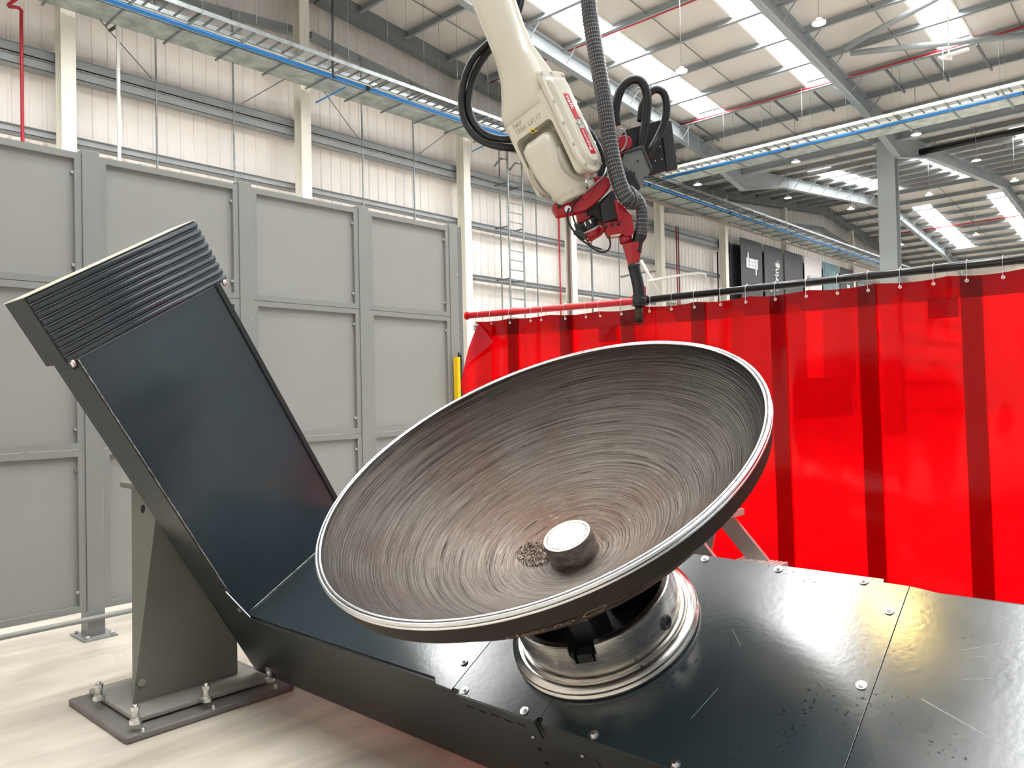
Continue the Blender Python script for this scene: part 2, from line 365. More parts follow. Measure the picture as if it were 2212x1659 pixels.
for a,b in bays:
    s0,s1=skx(a,b)
    for y0,y1 in SKY:
        if a>40 and y1<5: continue
        wn+=1; z0,z1=roofz(s0),roofz(s1)
        w=MB().hexa([(s0,y0,z0+.14),(s1,y0,z1+.14),(s1,y1,z1+.14),(s0,y1,z0+.14),(s0,y0,z0+.16),(s1,y0,z1+.16),(s1,y1,z1+.16),(s0,y1,z0+.16)]).build('window_%d'%wn,skye,kind='structure')
        k=MB()
        for yy in (y0,y1): k.beam((s0,yy,z0+.05),(s1,yy,z1+.05),.06,.2)
        k.build('frame',skyf,w)
# purlins
def purlin(mb,x,y0,y1,zb):
    mb.box((x-.003,y0,zb-.03),(x+.006,y1,zb+.2)); mb.box((x-.11,y0,zb-.03),(x,y1,zb-.02)); mb.box((x,y0,zb+.192),(x+.07,y1,zb+.2)); mb.box((x-.11,y0,zb-.03),(x-.102,y1,zb+.01))
bn=['ridge to near eaves','near ridge to valley','valley to far ridge','far ridge to far valley','far valley to end']
for bi,(a,b) in enumerate(bays[:4]):
    for i in range(10):
        x=(a+1.45+1.745*i) if roofz(a)>roofz(b-.01) else (b-1.45-1.745*i)
        mb=MB(); purlin(mb,x,Y0,18.25,roofz(x)-.2)
        o=mb.build('roof_purlin',roofsteel)
        where=['on the near roof slope overhead','on the roof slope above the robot','on the rising roof slope behind the valley tray','on the farthest descending roof slope'][bi]
        tag(o,'grey purlin %s, %s from its ridge'%(where,ORD[i]),'purlin','roof purlins')
# roof tie rods running down the slope and short spacers above the valley tray
rk=0
for (a,b) in bays[:4]:
    for Y in (16.7,11.9,6.9,4.0):
        z0,z1=roofz(a+1e-6)-.1,roofz(b-1e-6)-.1
        tag(MB().beam((a+.1,Y,z0),(b-.1,Y,z1),.025,.025).build('roof_tie',mat('tie_dark',srgb(120,122,122),.5)),'thin straight tie line across the roof panels, %s slope, %s from the gable'%(ORD[rk//4],ORD[rk%4]),'tie rod','roof tie lines'); rk+=1
for k,Y in enumerate((16.2,14.3,12.7,11.2,9.9,7.6,6.3,5.1,3.9)):
    tag(MB().beam((26.0,Y,roofz(26)-.26),(27.9,Y,roofz(27.9)-.26),.06,.06).build('strut_channel',galvd),'short steel channel bridging two purlins above the valley tray, %s from the gable'%ORD[k],'channel','short channels between purlins')
# frames
FR=[14.95,8.8,2.7,-3.4]
fl=['nearest the gable wall','landing on the valley column','passing above the welding screen','behind the viewer']
def rafter(y,a,b,haunch,last=False):
    mb=MB(); w=.24
    def seg(x0,x1,d0,d1):
        z0,z1=roofz(x0+1e-6)-.2,roofz(x1-1e-6)-.2
        mb.hexa([(x0,y-.008,z0-d0),(x1,y-.008,z1-d1),(x1,y+.008,z1-d1),(x0,y+.008,z0-d0),(x0,y-.008,z0),(x1,y-.008,z1),(x1,y+.008,z1),(x0,y+.008,z0)])
        for q0,q1 in ((0,0),(d0-.02,d1-.02)):
            mb.hexa([(x0,y-w/2,z0-q0-.02),(x1,y-w/2,z1-q1-.02),(x1,y+w/2,z1-q1-.02),(x0,y+w/2,z0-q0-.02),(x0,y-w/2,z0-q0),(x1,y-w/2,z1-q1),(x1,y+w/2,z1-q1),(x0,y+w/2,z0-q0)])
    up=roofz(a)<roofz(b-.01)
    if not up: seg(a,b-4.,.5,.5); seg(b-4.,b,.5,.95)
    else: seg(a,a+4.,.95,.5); seg(a+4.,b,.5,.5)
    return mb
for fi,y in enumerate(FR):
    for bi,(a,b) in enumerate(bays[:4]):
        if bi>1 and fi>1: continue
        mb=rafter(y,a,b,True)
        r=thing('roof_rafter','grey steel rafter %s, %s'%(['over the near slope','descending right above the robot','rising behind the valley','on the farthest slope'][bi],fl[fi]),'rafter',((a+b)/2,y,roofz((a+b)/2)-.7),'roof rafters')
        mb.build('beam',rafter_m,r)
        if fi<3:
            for i in range(1,9,1):
                x=(a+1.45+1.745*i) if roofz(a)>roofz(b-.01) else (b-1.45-1.745*i)
                for sg in (-1,1): MB().beam((x,y+sg*.5,roofz(x)-.2),(x,y+sg*.1,roofz(x)-.66),.03,.03).build('fly_brace',roofsteel,r)
# gable rafters and inclined girt
for bi,(a,b) in enumerate(bays[:4]):
    mb=MB(); z0,z1=roofz(a+1e-6),roofz(b-1e-6)
    mb.beam((a+.06,18.4,z0-.25),(b-.06,18.4,z1-.25),.3,.5)
    tag(mb.build('gable_rafter',mat('gable_beam',srgb(112,117,117),.55)),'deep grey beam under the roof edge at the gable wall, %s slope from left'%ORD[bi],'beam','gable edge beams')
    mb=MB(); mb.beam((a+.05,18.75,z0-1.3),(b-.05,18.75,z1-1.3),.16,.2)
    tag(mb.build('sloping_girt',girt_m),'grey sloping rail high on the gable wall, %s slope from left'%ORD[bi],'girt','sloping gable rails')
# wall columns
colpx=[(150,300),(662,300),(1008,330),(1242,600),(1434,600),(1571,560),(1700,500),(1845,560)]
cl=['leftmost, behind the grey fence','second from the left, between the fence posts','third from the left, beside the end of the fence','fourth, right of the wall ladder','fifth, behind the torch neck','sixth, left of the banners','seventh, behind the banners','eighth, right of the banners']
CXs=[]
for i,p in enumerate(colpx):
    xx=hit(p,1,18.2).x; CXs.append(xx)
    h=roofz(xx)-.5; w=.3
    mb=MB(); mb.box((xx-w/2,18.2,0),(xx+w/2,18.225,h)); mb.box((xx-w/2,18.52,0),(xx+w/2,18.545,h)); mb.box((xx-.01,18.225,0),(xx+.01,18.52,h))
    tag(mb.build('wall_column',cream),'cream steel column on the gable wall, %s'%cl[i],'column','gable wall columns')
# girts
gz=[(2.2,.14),(4.0,.14),(5.72,.14),(7.5,.16),(8.98,.2),(9.22,.2)]
gn=['lowest','second lowest','third, at banner height','just above the fence top','lower of the doubled pair','upper of the doubled pair']
for (z,h),nm in zip(gz,gn):
    mb=MB(); Y=18.62
    mb.box((X0,Y,z-h/2),(X1,Y+.01,z+h/2)); mb.box((X0,Y,z-h/2),(X1,Y+.3,z-h/2+.012)); mb.box((X0,Y-.05,z+h/2-.012),(X1,Y,z+h/2))
    tag(mb.build('wall_girt',girt_m),'long grey horizontal steel rail on the cream cladding, %s'%nm,'girt','gable wall rails')
# thin vertical side rails and tie rods
for px,y in ((340,330),(508,400),(785,380),(896,420),(1083,520),(1161,560),(1336,480)):
    xx=hit((px,y),1,18.6).x
    mb=MB().box((xx-.018,18.6,0),(xx+.018,18.64,roofz(xx)-1.3))
    tag(mb.build('sag_bar',galv),'thin grey vertical tie bar on the gable wall %s'%{340:'above the left fence panel',508:'above the second fence post',785:'behind the cable tray middle',896:'just left of the third column',1083:'left of the wall ladder',1161:'right of the wall ladder',1336:'behind the torch'}[px],'tie bar','wall tie bars')
for a,b,w in (((197,22),(328,170),'left of the tall white conduit'),((522,224),(622,167),'above the arm bellows'),((690,185),(775,300),'right of the second column'),((905,333),(973,282),'left of the robot hose')):
    A=hit(a,1,18.5);B=hit(b,1,18.5)
    tag(MB().cyl(A,B,.012,6).build('tie_rod',galvd),'thin diagonal tie rod against the cladding %s'%w,'tie rod','diagonal tie rods')
# ------------------------------------------------ valley column
A=hit((1915,310),0,31.2)
yc=A.y; ztop=A.z
vc=thing('valley_column','tall grey steel stanchion rising behind the red screen to the roof valley','column',(31.2,yc,0))
mb=MB(); w=.62
mb.box((31.0,yc-w/2,0),(31.03,yc+w/2,ztop)); mb.box((31.45,yc-w/2,0),(31.48,yc+w/2,ztop)); mb.box((31.03,yc-.01,0),(31.45,yc+.01,ztop)); mb.build('shaft',mat('column_grey',srgb(158,165,166),.45,0,.06,1.),vc)
MB().box((30.9,yc-.42,ztop),(31.6,yc+.42,ztop+.04)).build('cap_plate',rafter_m,vc)
mb=MB(); mb.box((31.0,yc-.25,ztop+.04),(31.4,yc+.25,roofz(31.2)-.2)); mb.build('stub',rafter_m,vc)
mb=MB(); mb.box((31.08,-8,ZV-.52),(31.32,18.2,ZV-.48)); mb.box((31.19,-8,ZV-.48),(31.21,18.2,ZV-.25)); mb.box((31.08,-8,ZV-.25),(31.32,18.2,ZV-.2))
tag(mb.build('valley_beam',rafter_m),'long grey I-beam running along the roof valley over the stanchion','beam')
# bracing tubes from the frame landing on the column
for a,b,w in (((1790,122),(2017,0),'steeper of the two'),((1790,120),(2212,76),'shallower of the two')):
    A=roofhit(a,-.45);B=roofhit(b,-.45); B=A+(B-A)*1.25; A=A+(B-A).normalized()*(.6 if w[0]=='s' else .25)
    tag(MB().cyl(A,B,.085,14).build('brace_tube',roofsteel),'round grey bracing tube leaving the big rafter at top right, %s'%w,'brace')
# red roof pipes along purlins
for x,w in ((26.0,'beside the last skylight panes'),(19.2,'high above the robot hose'),(45.3,'on the far rising slope'),(57.6,'on the farthest slope')):
    tag(MB().cyl((x,Y0,roofz(x)-.16),(x,18.2,roofz(x)-.16),.045,8).build('sprinkler_pipe',redp),'long thin red pipe under the roof %s'%w,'pipe','red roof pipes')
tag(MB().tube([hit((52,-12),1,18.4),hit((18,12),1,18.45),hit((44,20),1,18.45),hit((46,60),1,18.45)]+[V((hit((46,60),1,18.45).x,18.45,z)) for z in (7,4,.0)],.035,8).build('drop_pipe',redp),'red pipe with an elbow dropping down the wall at far left','pipe')
for px,w in ((1208,'seen below the red torch bracket'),(1461,'right of the torch neck'),(1465.5,'next to the black conduit')):
    A=hit((px,520),1,18.4); tag(MB().cyl((A.x,18.4,.0),(A.x,18.4,9.3),.03,8).build('drop_pipe',redp if px!=1465.5 else mat('conduit_dark',srgb(110,80,82),.5)),'thin vertical red pipe on the gable wall, %s'%w if px!=1465.5 else 'dark vertical conduit on the gable wall right of the torch','pipe')
for px,w,mm in ((1228,'dark vertical conduit on the wall left of the fourth column',mat('conduit_dark',srgb(110,80,82),.5)),(1549,'black vertical cable conduit just left of the sixth wall column',black),(1277,'slim grey vertical conduit on the wall right of the fourth column',galvd)):
    A=hit((px,520),1,18.4); tag(MB().cyl((A.x,18.4,.0),(A.x,18.4,8.6),.04,8).build('wall_conduit',mm),w,'conduit')
A=hit((254,55),1,18.0); tag(MB().box((A.x-.03,17.97,.0),(A.x+.03,18.03,A.z)).build('wall_conduit',whitep),'tall white vertical conduit on the wall left of the second column','conduit')
tag(MB().beam((A.x,18.02,A.z),(A.x+.05,18.6,A.z+.1),.05,.05).build('conduit_bracket',black),'small dark bracket at the top of the tall white conduit','bracket')
# ------------------------------------------------ cable trays
TZ=8.5+HC
def tray(along,lab):
    # cross-section offsets (q) away from the viewer; along 'x' : q=Y, runs in X; along 'y': q=X, runs in Y
    if along=='x': a,b,q=-4.,60.,lambda t:16.2+t
    else: a,b,q=-6.,16.1,lambda t:25.9+t
    def P(l,t,z): return V((l,q(t),z)) if along=='x' else V((q(t),l,z))
    def bx(mb,l0,l1,t0,t1,z0,z1):
        A=P(l0,t0,z0);B=P(l1,t1,z1); mb.box(tuple(min(A[i],B[i]) for i in range(3)),tuple(max(A[i],B[i]) for i in range(3)))
    T=thing('cable_ladder','galvanised cable ladder with open rungs %s'%lab,'cable tray',P((a+b)/2,0,TZ),'overhead cable ladders')
    mb=MB(); bx(mb,a,b,0,.03,TZ,TZ+.1); bx(mb,a,b,.55,.58,TZ,TZ+.1); mb.build('side_rail',whitep if along=='y' else galv,T)
    la=3. if along=='x' else -5.; l=a+.1; rest=MB(); cnt=0; proto=None
    while l<b:
        if l>=la and cnt<98:
            if proto is None:
                mb=MB(); bx(mb,l,l+.045,.03,.55,TZ+.01,TZ+.04); proto=mb.build('rung',galvd,T); l0=l
            else:
                o=proto.copy(); COL.objects.link(o); o.parent=T; o.location=V((l-l0,0,0)) if along=='x' else V((0,l-l0,0)); WM[o]=WM[T]
            cnt+=1
        else: bx(rest,l,l+.045,.03,.55,TZ+.01,TZ+.04)
        l+=.33
    if rest.v: rest.build('rung_row',galvd,T,kind='stuff')
    if along=='y':
        mb=MB(); bx(mb,a,b,.04,.42,TZ+.02,TZ+.1); mb.build('cable_cover',mat('cover_grey',srgb(178,186,186),.5),T)
    P2=thing('cable_trunking','wide galvanised cable tray with solid underside %s'%lab,'cable tray',P((a+b)/2,1.2,TZ),'overhead cable trunking')
    mb=MB(); bx(mb,a,b,.95,1.78,TZ-.02,TZ-.01); mb.build('tray_floor',mat('tray_mottled',srgb(150,160,156),.4,.4,.45,3.,stretch=(1,1,1),col2=srgb(205,212,208)),P2)
    mb=MB(); bx(mb,a,b,.95,.96,TZ-.02,TZ+.06); bx(mb,a,b,1.78,1.79,TZ-.02,TZ+.06); mb.build('tray_side',galvd,P2)
    tag(MB().cyl(P(a,.8,TZ-.0),P(b,.8,TZ-.0),.05,10).build('air_pipe',blue),'bright blue compressed air pipe running %s'%lab,'pipe')
    for k in range(int((b-a)/7)):
        l=a+3+7*k
        mb=MB().cyl(P(l,.8,TZ),P(l+.12,.8,TZ),.065,10); tag(mb.build('pipe_clip',black),'small black clip around the blue air pipe %s, %s along'%(lab,ORD[k]),'pipe clip','black clips on the blue pipes')
    tag(MB().cyl(P(a,.66,TZ+.03),P(b,.66,TZ+.03),.03,8).build('white_conduit',whitep),'white conduit tube beside the blue pipe %s'%lab,'conduit')
    l=a+.6; k=0
    while l<b:
        if k>44: break
        st=thing('tray_bracket','strut bracket with hanging rods carrying the cable trays %s'%lab,'bracket',P(l,.9,TZ-.1),'hung brackets under the trays %s'%lab)
        mb=MB(); bx(mb,l-.02,l+.02,-.06,.64,TZ-.045,TZ); bx(mb,l-.02,l+.02,.9,1.9,TZ-.06,TZ-.02); mb.build('strut',galv,st)
        for t in (-.05,.7):
            A=P(l,t,TZ); mb=MB(); mb.cyl(A,V((A.x,A.y,roofz(A.x)-.05)),.006,5); mb.build('hanging_rod',galv,st)
        l+=1.27 if along=='x' else 1.42; k+=1
tray('x','along the gable wall'); tray('y','along the roof valley')
A=hit((718,0),1,16.25); B=hit((719,148),1,16.25)
tag(MB().tube([A+V((0,0,1)),A,B,B+V((0,-.05,-.25))],.03,8).build('drop_cable',black),'black cable dropping from the roof to the tray beside the second column','cable')
for a,b,w in (((747,188),(682,222),'left of the robot hoses'),((1048,313),(1020,327),'behind the robot hoses')):
    tag(MB().cyl(hit(a,1,17.),hit(b,1,17.9),.02,8).build('branch_pipe',blue),'thin blue branch pipe reaching to the wall %s'%w,'pipe')
for z,Y,w in ((8.3+HC,17.9,'below the tray'),):
    tag(MB().cyl((28,Y,z),(70,Y,z),.06,8).build('brown_pipe',brownp),'long pale brown pipe running under the far cable tray','pipe')
tag(MB().cyl(hit((1945,338),0,34),hit((2300,262),0,34),.13,12).build('black_duct',blackp),'black cylindrical duct hanging behind the stanchion top at right','duct')
A=hit((2050,120),2,9.6)
ap=thing('hanging_antenna','pale bar-shaped fitting hanging on a long rod at upper right','fitting',A)
MB().cyl(A,V((A.x,A.y,roofz(A.x))),.02,8).build('rod',whitep,ap)
mb=MB(); e1=(-YY); mb.beam(A+V((0,.22,0)),A+V((0,-.42,.03)),.14,.04); mb.build('bar',whitep,ap)
MB().beam(A+V((-.12,.12,-.05)),A+V((.12,-.02,-.04)),.06,.08).build('mount',whitep,ap)
# ------------------------------------------------ high-bay lights
LPX=[((1769,51),'top right of the picture'),((1472,155),'above the black hose loops'),((1719,350),'left of the big column, highest'),((1507,399),'above the screen rod beside the robot sensor box'),((1702,428),'between the far rafter and the banners'),((1838,452),'just left of the big column'),((1946,529),'low right of the big column'),((1979,291),'beside the column head'),((2109,347),'right of the column head'),((2007,421),'right of the column, second row'),((2108,507),'far right, lowest row'),((2191,391),'far right edge of the picture'),((1893,389),'half hidden behind the column')]
for p,w in LPX+[(V((5.05,3.6,8.45+HC)),'above the positioner, warm coloured')]:
    A=p if isinstance(p,V) else hit(p,2,8.45+HC)
    t=thing('ceiling_light','round high-bay lamp hanging on a rod, %s'%w,'ceiling light',A,'high-bay lamps')
    MB().lathe(A,(XX,YY,ZZ),[(.0,.12),(.06,.12),(.08,.06),(.155,.035),(.16,0),(.15,0)],24).build('housing',lampw,t)
    MB().lathe(A,(XX,YY,ZZ),[(.0,.002),(.148,.002),(.148,.012),(0,.012)],24).build('diffuser',lampwarm if isinstance(p,V) else lampe,t)
    MB().cyl(A+V((0,0,.12)),V((A.x,A.y,roofz(A.x))),.009,6).build('rod',galv,t)
# ------------------------------------------------ wall ladder
L1=hit((1100,520),1,18.0).x; L2=hit((1131,520),1,18.0).x
t=thing('wall_ladder','galvanised vertical access ladder with hooped top fixed to the gable wall','ladder',((L1+L2)/2,18,.1))
zt=hit((1098,345),1,18.).z
for x in (L1,L2): MB().tube([V((x,18,.1)),V((x,18,zt-.3)),V((x,18.05,zt)),V((x,18.3,zt+.1)),V((x,18.6,zt-.1))],.035,8,step=.3).build('stile',galv,t)
z=.4
while z<zt-.3: MB().cyl((L1,18,z),(L2,18,z),.018,6).build('rung',galv,t); z+=.33
for z in (3.9,5.7,7.5,9.0):
    for x in (L1,L2): MB().box((x-.02,18,z-.02),(x+.02,18.62,z+.02)).build('wall_bracket',galvd,t)
# white stair handrail seen over the screen
pts=[(1400,606),(1508,590),(1527,605),(1527,680)]
tag(MB().tube([hit(p,1,16.5) for p in pts],.05,8,step=.6).build('handrail',whitep),'white tubular handrail seen above the screen right of the torch','handrail')
tag(MB().tube([hit(p,1,16.6) for p in [(1385,563),(1424,634)]],.06,8).build('stair_string',whitep),'white diagonal stair rail behind the torch neck','handrail')
tag(MB().tube([hit(p,1,17) for p in [(1342,598),(1380,590),(1416,586)]],.04,8).build('horizontal_conduit',galvd),'grey short horizontal conduit behind the torch neck','conduit')
# ------------------------------------------------ banners
tag(MB().box((hit((1577,560),1,18.55).x,18.549,0),(hit((1852,560),1,18.55).x,18.566,hit((1577,527),1,18.5).z)).build('louvre_panel',mat('louvre_dark',srgb(58,62,66),.5,0,.3,8,stretch=(4,1,.1))),'dark ribbed louvre panel on the wall behind the banners','louvre')
BP=[((1599,512),(1645,525)),((1650,528),(1690,539)),((1694,540),(1733,550)),((1737,551),(1774,562)),((1777,562),(1811,571)),((1815,573),(1843,580))]
BY=18.1; zb=hit((1599,512),1,BY).z
bl=['charcoal banner with a white bar-like logo, leftmost','charcoal banner with large vertical white lettering, second from left','plain charcoal hanging banner, third from left','white banner with black handwriting','blue glassy photograph banner','charcoal banner with a white letter, rightmost']
for i,(a,b) in enumerate(BP):
    xa,xb=hit(a,1,BY).x,hit(b,1,BY).x
    t=thing('wall_banner',bl[i]+' on the gable wall','banner',((xa+xb)/2,BY,2.4),'hanging banners')
    MB().box((xa,BY,2.4),(xb,BY+.02,zb)).build('sheet',[bann,bann,bann,bannw,bannb,bann][i],t)
    wd=xb-xa; Yt=BY-.02
    def B_(p): return hit(p,1,Yt)
    if i==0:
        mb=MB(); cx=(xa+xb)/2; z0=hit((1622,569),1,BY).z; K_=.42
        def bar(x0,x1,za,zc): mb.box((cx+(x0*.8-.03)*wd,Yt-.01,z0+za*K_),(cx+(x1*.8-.03)*wd,Yt,z0+zc*K_))
        bar(-.30,-.24,-.62,.62); bar(-.22,-.16,-.62,1.25)
        for k in range(3):
            for j in range(2): bar(-.13+j*.17,.02+j*.17,-.62+k*.42,-.62+k*.42+.36)
        bar(.22,.28,-1.35,.62); bar(.30,.36,-.62,.62); bar(.22,.40,.5,.62)
        mb.build('logo',white,t)
    if i==1:
        text('lettering','turing.',white,t,V((xa+.62*wd,Yt,B_((1673,561)).z)),ZZ,-XX,.66,.03,align='RIGHT')
        text('lettering','el',white,t,V((xa+.27*wd,Yt,B_((1662,612)).z)),ZZ,-XX,.66,.03,align='RIGHT')
    if i==3: text('handwriting','Hoishne',handw,t,V((xa+.1*wd,Yt,B_((1745,602)).z)),XX,ZZ,.52,.005,shear=.3)
    if i==5: text('lettering','g',white,t,V((xa+.5*wd,Yt,B_((1828,618)).z)),ZZ,-XX,.62,.02,align='CENTER')
# ================================================================== FENCE
FY=5.91
ztop=1.787+HC
posts=[(178,216),(515,546),(772,799),(967,991)]
PX=[(hit((a,700),1,FY).x,hit((b,700),1,FY).x) for a,b in posts]
pw=.115
pl=['leftmost, behind the positioner arm bellows','second from the left','third from the left','at the right end of the fence']
for i,(a,b) in enumerate(PX):
    xm=(a+b)/2; x0,x1=xm-pw/2,xm+pw/2
    t=thing('fence_post','grey square fence post, %s'%pl[i],'fence post',(xm,FY,0),'grey fence posts')
    MB().box((x0,FY-.03,.012),(x1,FY+.1,ztop+.03)).build('post',fence_f,t,bevel=.004)
    MB().box((xm-.11,FY-.12,0),(xm+.11,FY+.16,.012)).build('base_plate',fence_f,t)
    for dx in (-.08,.08):
        for dy in (-.09,.13): MB().cyl((xm+dx,FY+dy,.012),(xm+dx,FY+dy,.035),.013,6).build('anchor_bolt',zinc,t)
    if i: 
        for z in (.9,1.5,2.3,2.9): MB().cyl((x1-.02,FY-.036,z),(x1-.02,FY-.03,z),.006,8).build('rivet',zinc,t)
x_=(PX[3][0]+PX[3][1])/2+pw/2+.004
MB_=MB().box((x_,FY-.02,0),(x_+.06,FY+.35,ztop+.02))
tag(MB_.build('fence_end_channel',fence_d),'dark grey tall channel closing the right end of the fence','fence channel')
zr1=hit((60,608),1,FY).z; zr2=hit((60,978),1,FY).z; zbt=hit((60,1345),1,FY).z
rows=[(zr1+.002,ztop,'top'),(zr2+.002,zr1-.002,'middle'),(zbt,zr2-.002,'bottom')]
xm_=[(a+b)/2 for a,b in PX]
bx_=[(-.2,xm_[0]-pw/2-.002)]+[(xm_[i]+pw/2+.002,xm_[i+1]-pw/2-.002) for i in range(3)]
bnm=['at the left edge of the picture','behind the positioner arm','right of the second post','nearest the red screen']
for bi,(xa,xb) in enumerate(bx_):
    for za,zc,rn in rows:
        t=thing('guard_fence','grey framed sheet fence unit, %s row, %s'%(rn,bnm[bi]),'fence',((xa+xb)/2,FY,za),'grey fence units')
        q=.045; mb=MB(); y0,y1=FY-.02,FY+.03
        mb.box((xa,y0,za),(xa+q,y1,zc)); mb.box((xb-q,y0,za),(xb,y1,zc)); mb.box((xa+q,y0,za),(xb-q,y1,za+q)); mb.box((xa+q,y0,zc-q),(xb-q,y1,zc)); mb.build('frame',fence_f,t)
        MB().box((xa+q,FY+.012,za+q),(xb-q,FY+.018,zc-q)).build('sheet',fence_m,t)
        for z in (za+.14,zc-.14): MB().cyl((xb-q-.008,FY-.012,z),(xb-q-.008,FY+.012,z),.011,10).build('bolt',zinc,t)
tag(MB().cyl((-.2,FY-.06,.14),(4.,FY-.06,.14),.018,10).build('floor_conduit',fence_f),'thin grey conduit running along the foot of the fence','conduit')
A=hit((987,772),1,5.84)
t=thing('light_curtain','yellow and black safety light curtain bar on the fence end','safety sensor',(A.x,5.84,.4))
MB().box((A.x-.032,5.80,.4),(A.x+.008,5.86,A.z)).build('housing',yellow,t,bevel=.003)
MB().box((A.x+.008,5.80,.4),(A.x+.035,5.85,A.z-.01)).build('lens_strip',black,t)
MB().cyl((A.x+.02,5.82,A.z-.01),(A.x+.02,5.82,A.z+.05),.022,10).build('cap',black,t)
# ================================================================== POSITIONER
r=.81; th=math.radians(30.7)
Uu=V((0,-1,0)); Vv=V((math.cos(th),0,math.sin(th))); Nn=V((-math.sin(th),0,math.cos(th)))
PO=V((3.01882,2.197,-1.0783))*r+EYE
ROT=Mx((Uu,Vv,Nn)).transposed()
def mf(u,v,n): return PO+Uu*(u*r)+Vv*(v*r)+Nn*(n*r)
AX=(Uu*r,Vv*r,Nn*r)
def onP(p,n=0): 
    O=mf(0,0,n); X=onpl(p,O,Nn)-PO; return (X.dot(Uu)/r,X.dot(Vv)/r)
T=thing('welding_positioner','dark graphite L-shaped welding positioner cradle tilted over the floor','positioner',mf(0,0,0),rot=ROT)
MB().fbox(PO,AX,(-2.91,-.55,-.6),(2.9,.53,-.012)).build('beam_body',steel_side,T,bevel=.004)
def plate(pts,n0,n1,name,m_): 
    mb=MB().prism([mf(u,v,n0) for u,v in pts],Nn*((n1-n0)*r)); return mb.build(name,m_,T,bevel=.0015)
plate([(-2.515,-.53),(-.70,-.53),(-.66,-.562),(-.545,-.566),(-.545,.54),(-2.515,.54)],-.012,0,'top_cover',steel_blue)
plate([(-.54,-.556),(-.5,-.556),(-.49,-.578),(-.015,-.578),(-.01,-.555),(-.0008,-.555),(-.0008,.545),(-.54,.545)],-.010,.003,'top_cover',steel_blue)
plate([(.0008,-.555),(.012,-.555),(.02,-.58),(1.210,-.585),(1.210,.528),(1.108,.53),(1.105,.55),(.0008,.55)],-.010,.003,'top_cover',steel_blue)
plate([(1.212,-.585),(2.9,-.59),(2.9,.515),(1.34,.508),(1.27,.52),(1.212,.528)],-.010,.003,'top_cover',steel_blue)
for u0,u1 in ((-.5,-.02),(.02,1.2),(1.215,2.9)):
    mb=MB().fbox(PO,AX,(u0,-.583,-.11),(u1,-.575,0)); mb.build('folded_lip',steel_side,T)
MB().fbox(PO,AX,(-.02,-.562,-.1),(.02,-.552,-.005)).build('lip_notch',holem,T)
for k in range(5): MB().fbox(PO,AX,(-.46+.08*k,-.5845,-.06-.004*(k%2)),(-.41+.08*k,-.5832,-.052-.004*(k%2))).build('slot',holem,T)
# access panel seam on side
MB().fbox(PO,AX,(.22,-.5515,-.6),(.225,-.5495,-.11)).build('panel_seam',holem,T)
scm=mat('scratch_grey',(.16,.18,.19),.35)
for a_,b_,w_ in (((1493,1552),(1552,1486),.0022),((1990,1510),(2185,1620),.0022),((2075,1405),(2212,1382),.0012),((2095,1418),(2150,1420),.0012),((2080,1468),(2175,1465),.0012),((2060,1590),(2095,1594),.001),((1582,1360),(1600,1395),.001),((2150,1325),(2212,1360),.0012)):
    A_=onP(a_,.003); B_2=onP(b_,.003); MB().beam(mf(A_[0],A_[1],.0032),mf(B_2[0],B_2[1],.0032),w_,.0003,up=Nn).build('scratch',scm,T)
# arm
MB().fbox(PO,AX,(-2.91,-.55,-.012),(-2.525,.43,1.93)).build('arm_body',steel_side,T,bevel=.004)
MB().fbox(PO,AX,(-2.525,-.54,0.),(-2.515,.405,1.93)).build('arm_panel',steel_arm,T)
MB().fbox(PO,AX,(-2.525,.40,0.),(-2.50,.43,1.93)).build('arm_edge',steel_side,T)
mb=MB(); q0=V((0,0,0)); pts=[mf(-2.515,-.542,.22+.0*i) for i in (0,)]
pp=[mf(-2.51,-.542+random.uniform(-.0012,.0012),.19+k*(1.7/60)) for k in range(61)]
MB().tube(pp,.003,6,step=.05).build('weld_seam',mat('weld_bright',(.45,.46,.46),.35,.5,.8,40),T)
pp=[mf(-2.49+.0*k,-.5+k*(1.02/40),.004) for k in range(41)]
MB().tube(pp,.0035,6,step=.05).build('weld_seam',MATS['weld_bright'],T)
mb=MB().prism([mf(-2.53,-.556,.20),mf(-2.53,-.556,-.05),mf(-2.40,-.556,-.02),mf(-2.40,-.556,.01)],Vv*(.006*r)); mb.build('corner_gusset',steel_side,T)
mb=MB().beam(mf(-2.525,-.553,.205),mf(-2.40,-.553,.018),.012,.004,up=Vv); mb.build('gusset_edge',mat('bare_edge',(.7,.7,.7),.3,.8),T)
MB().cyl(mf(-2.49,-.556,.06),mf(-2.49,-.561,.06),.012,12).build('bolt',zinc,T)
# bellows
B0,B1=1.895,2.30
bel=MB().fbox(PO,AX,(-2.85,-.605,B0),(-2.52,.49,B1)).build('bellows_housing',darkpl,T,bevel=.004)
nr=9
foldm=mat('bellows_charcoal',srgb(50,58,64),.38,0,.15,5.)
for k in range(nr):
    n0=B0+(B1-B0)*k/nr; n1=B0+(B1-B0)*(k+1)/nr; sec=[]
    for j in range(11):
        t=j/10; sec.append((-2.52+.022*(1-abs(2*t-1)**3.2),n0+(n1-n0)*(.03+.94*t)))
    N_=len(sec); vs=[mf(u,-.595,n) for u,n in sec]+[mf(u,.488,n) for u,n in sec]
    mb=MB(); mb.add(vs,[(i,i+1,i+1+N_,i+N_) for i in range(N_-1)],True); mb.add(vs,[tuple(range(N_))[::-1],tuple(range(N_,2*N_))])
    fo_=mb.build('bellows_fold',foldm,bel)
    MB().fbox(PO,AX,(-2.519,-.597,n0-.0015),(-2.512,.489,n0+.0015)).build('fold_line',mat('fold_line_grey',srgb(150,160,168),.3,.3),fo_)  # thin light grey line in the groove under each fold
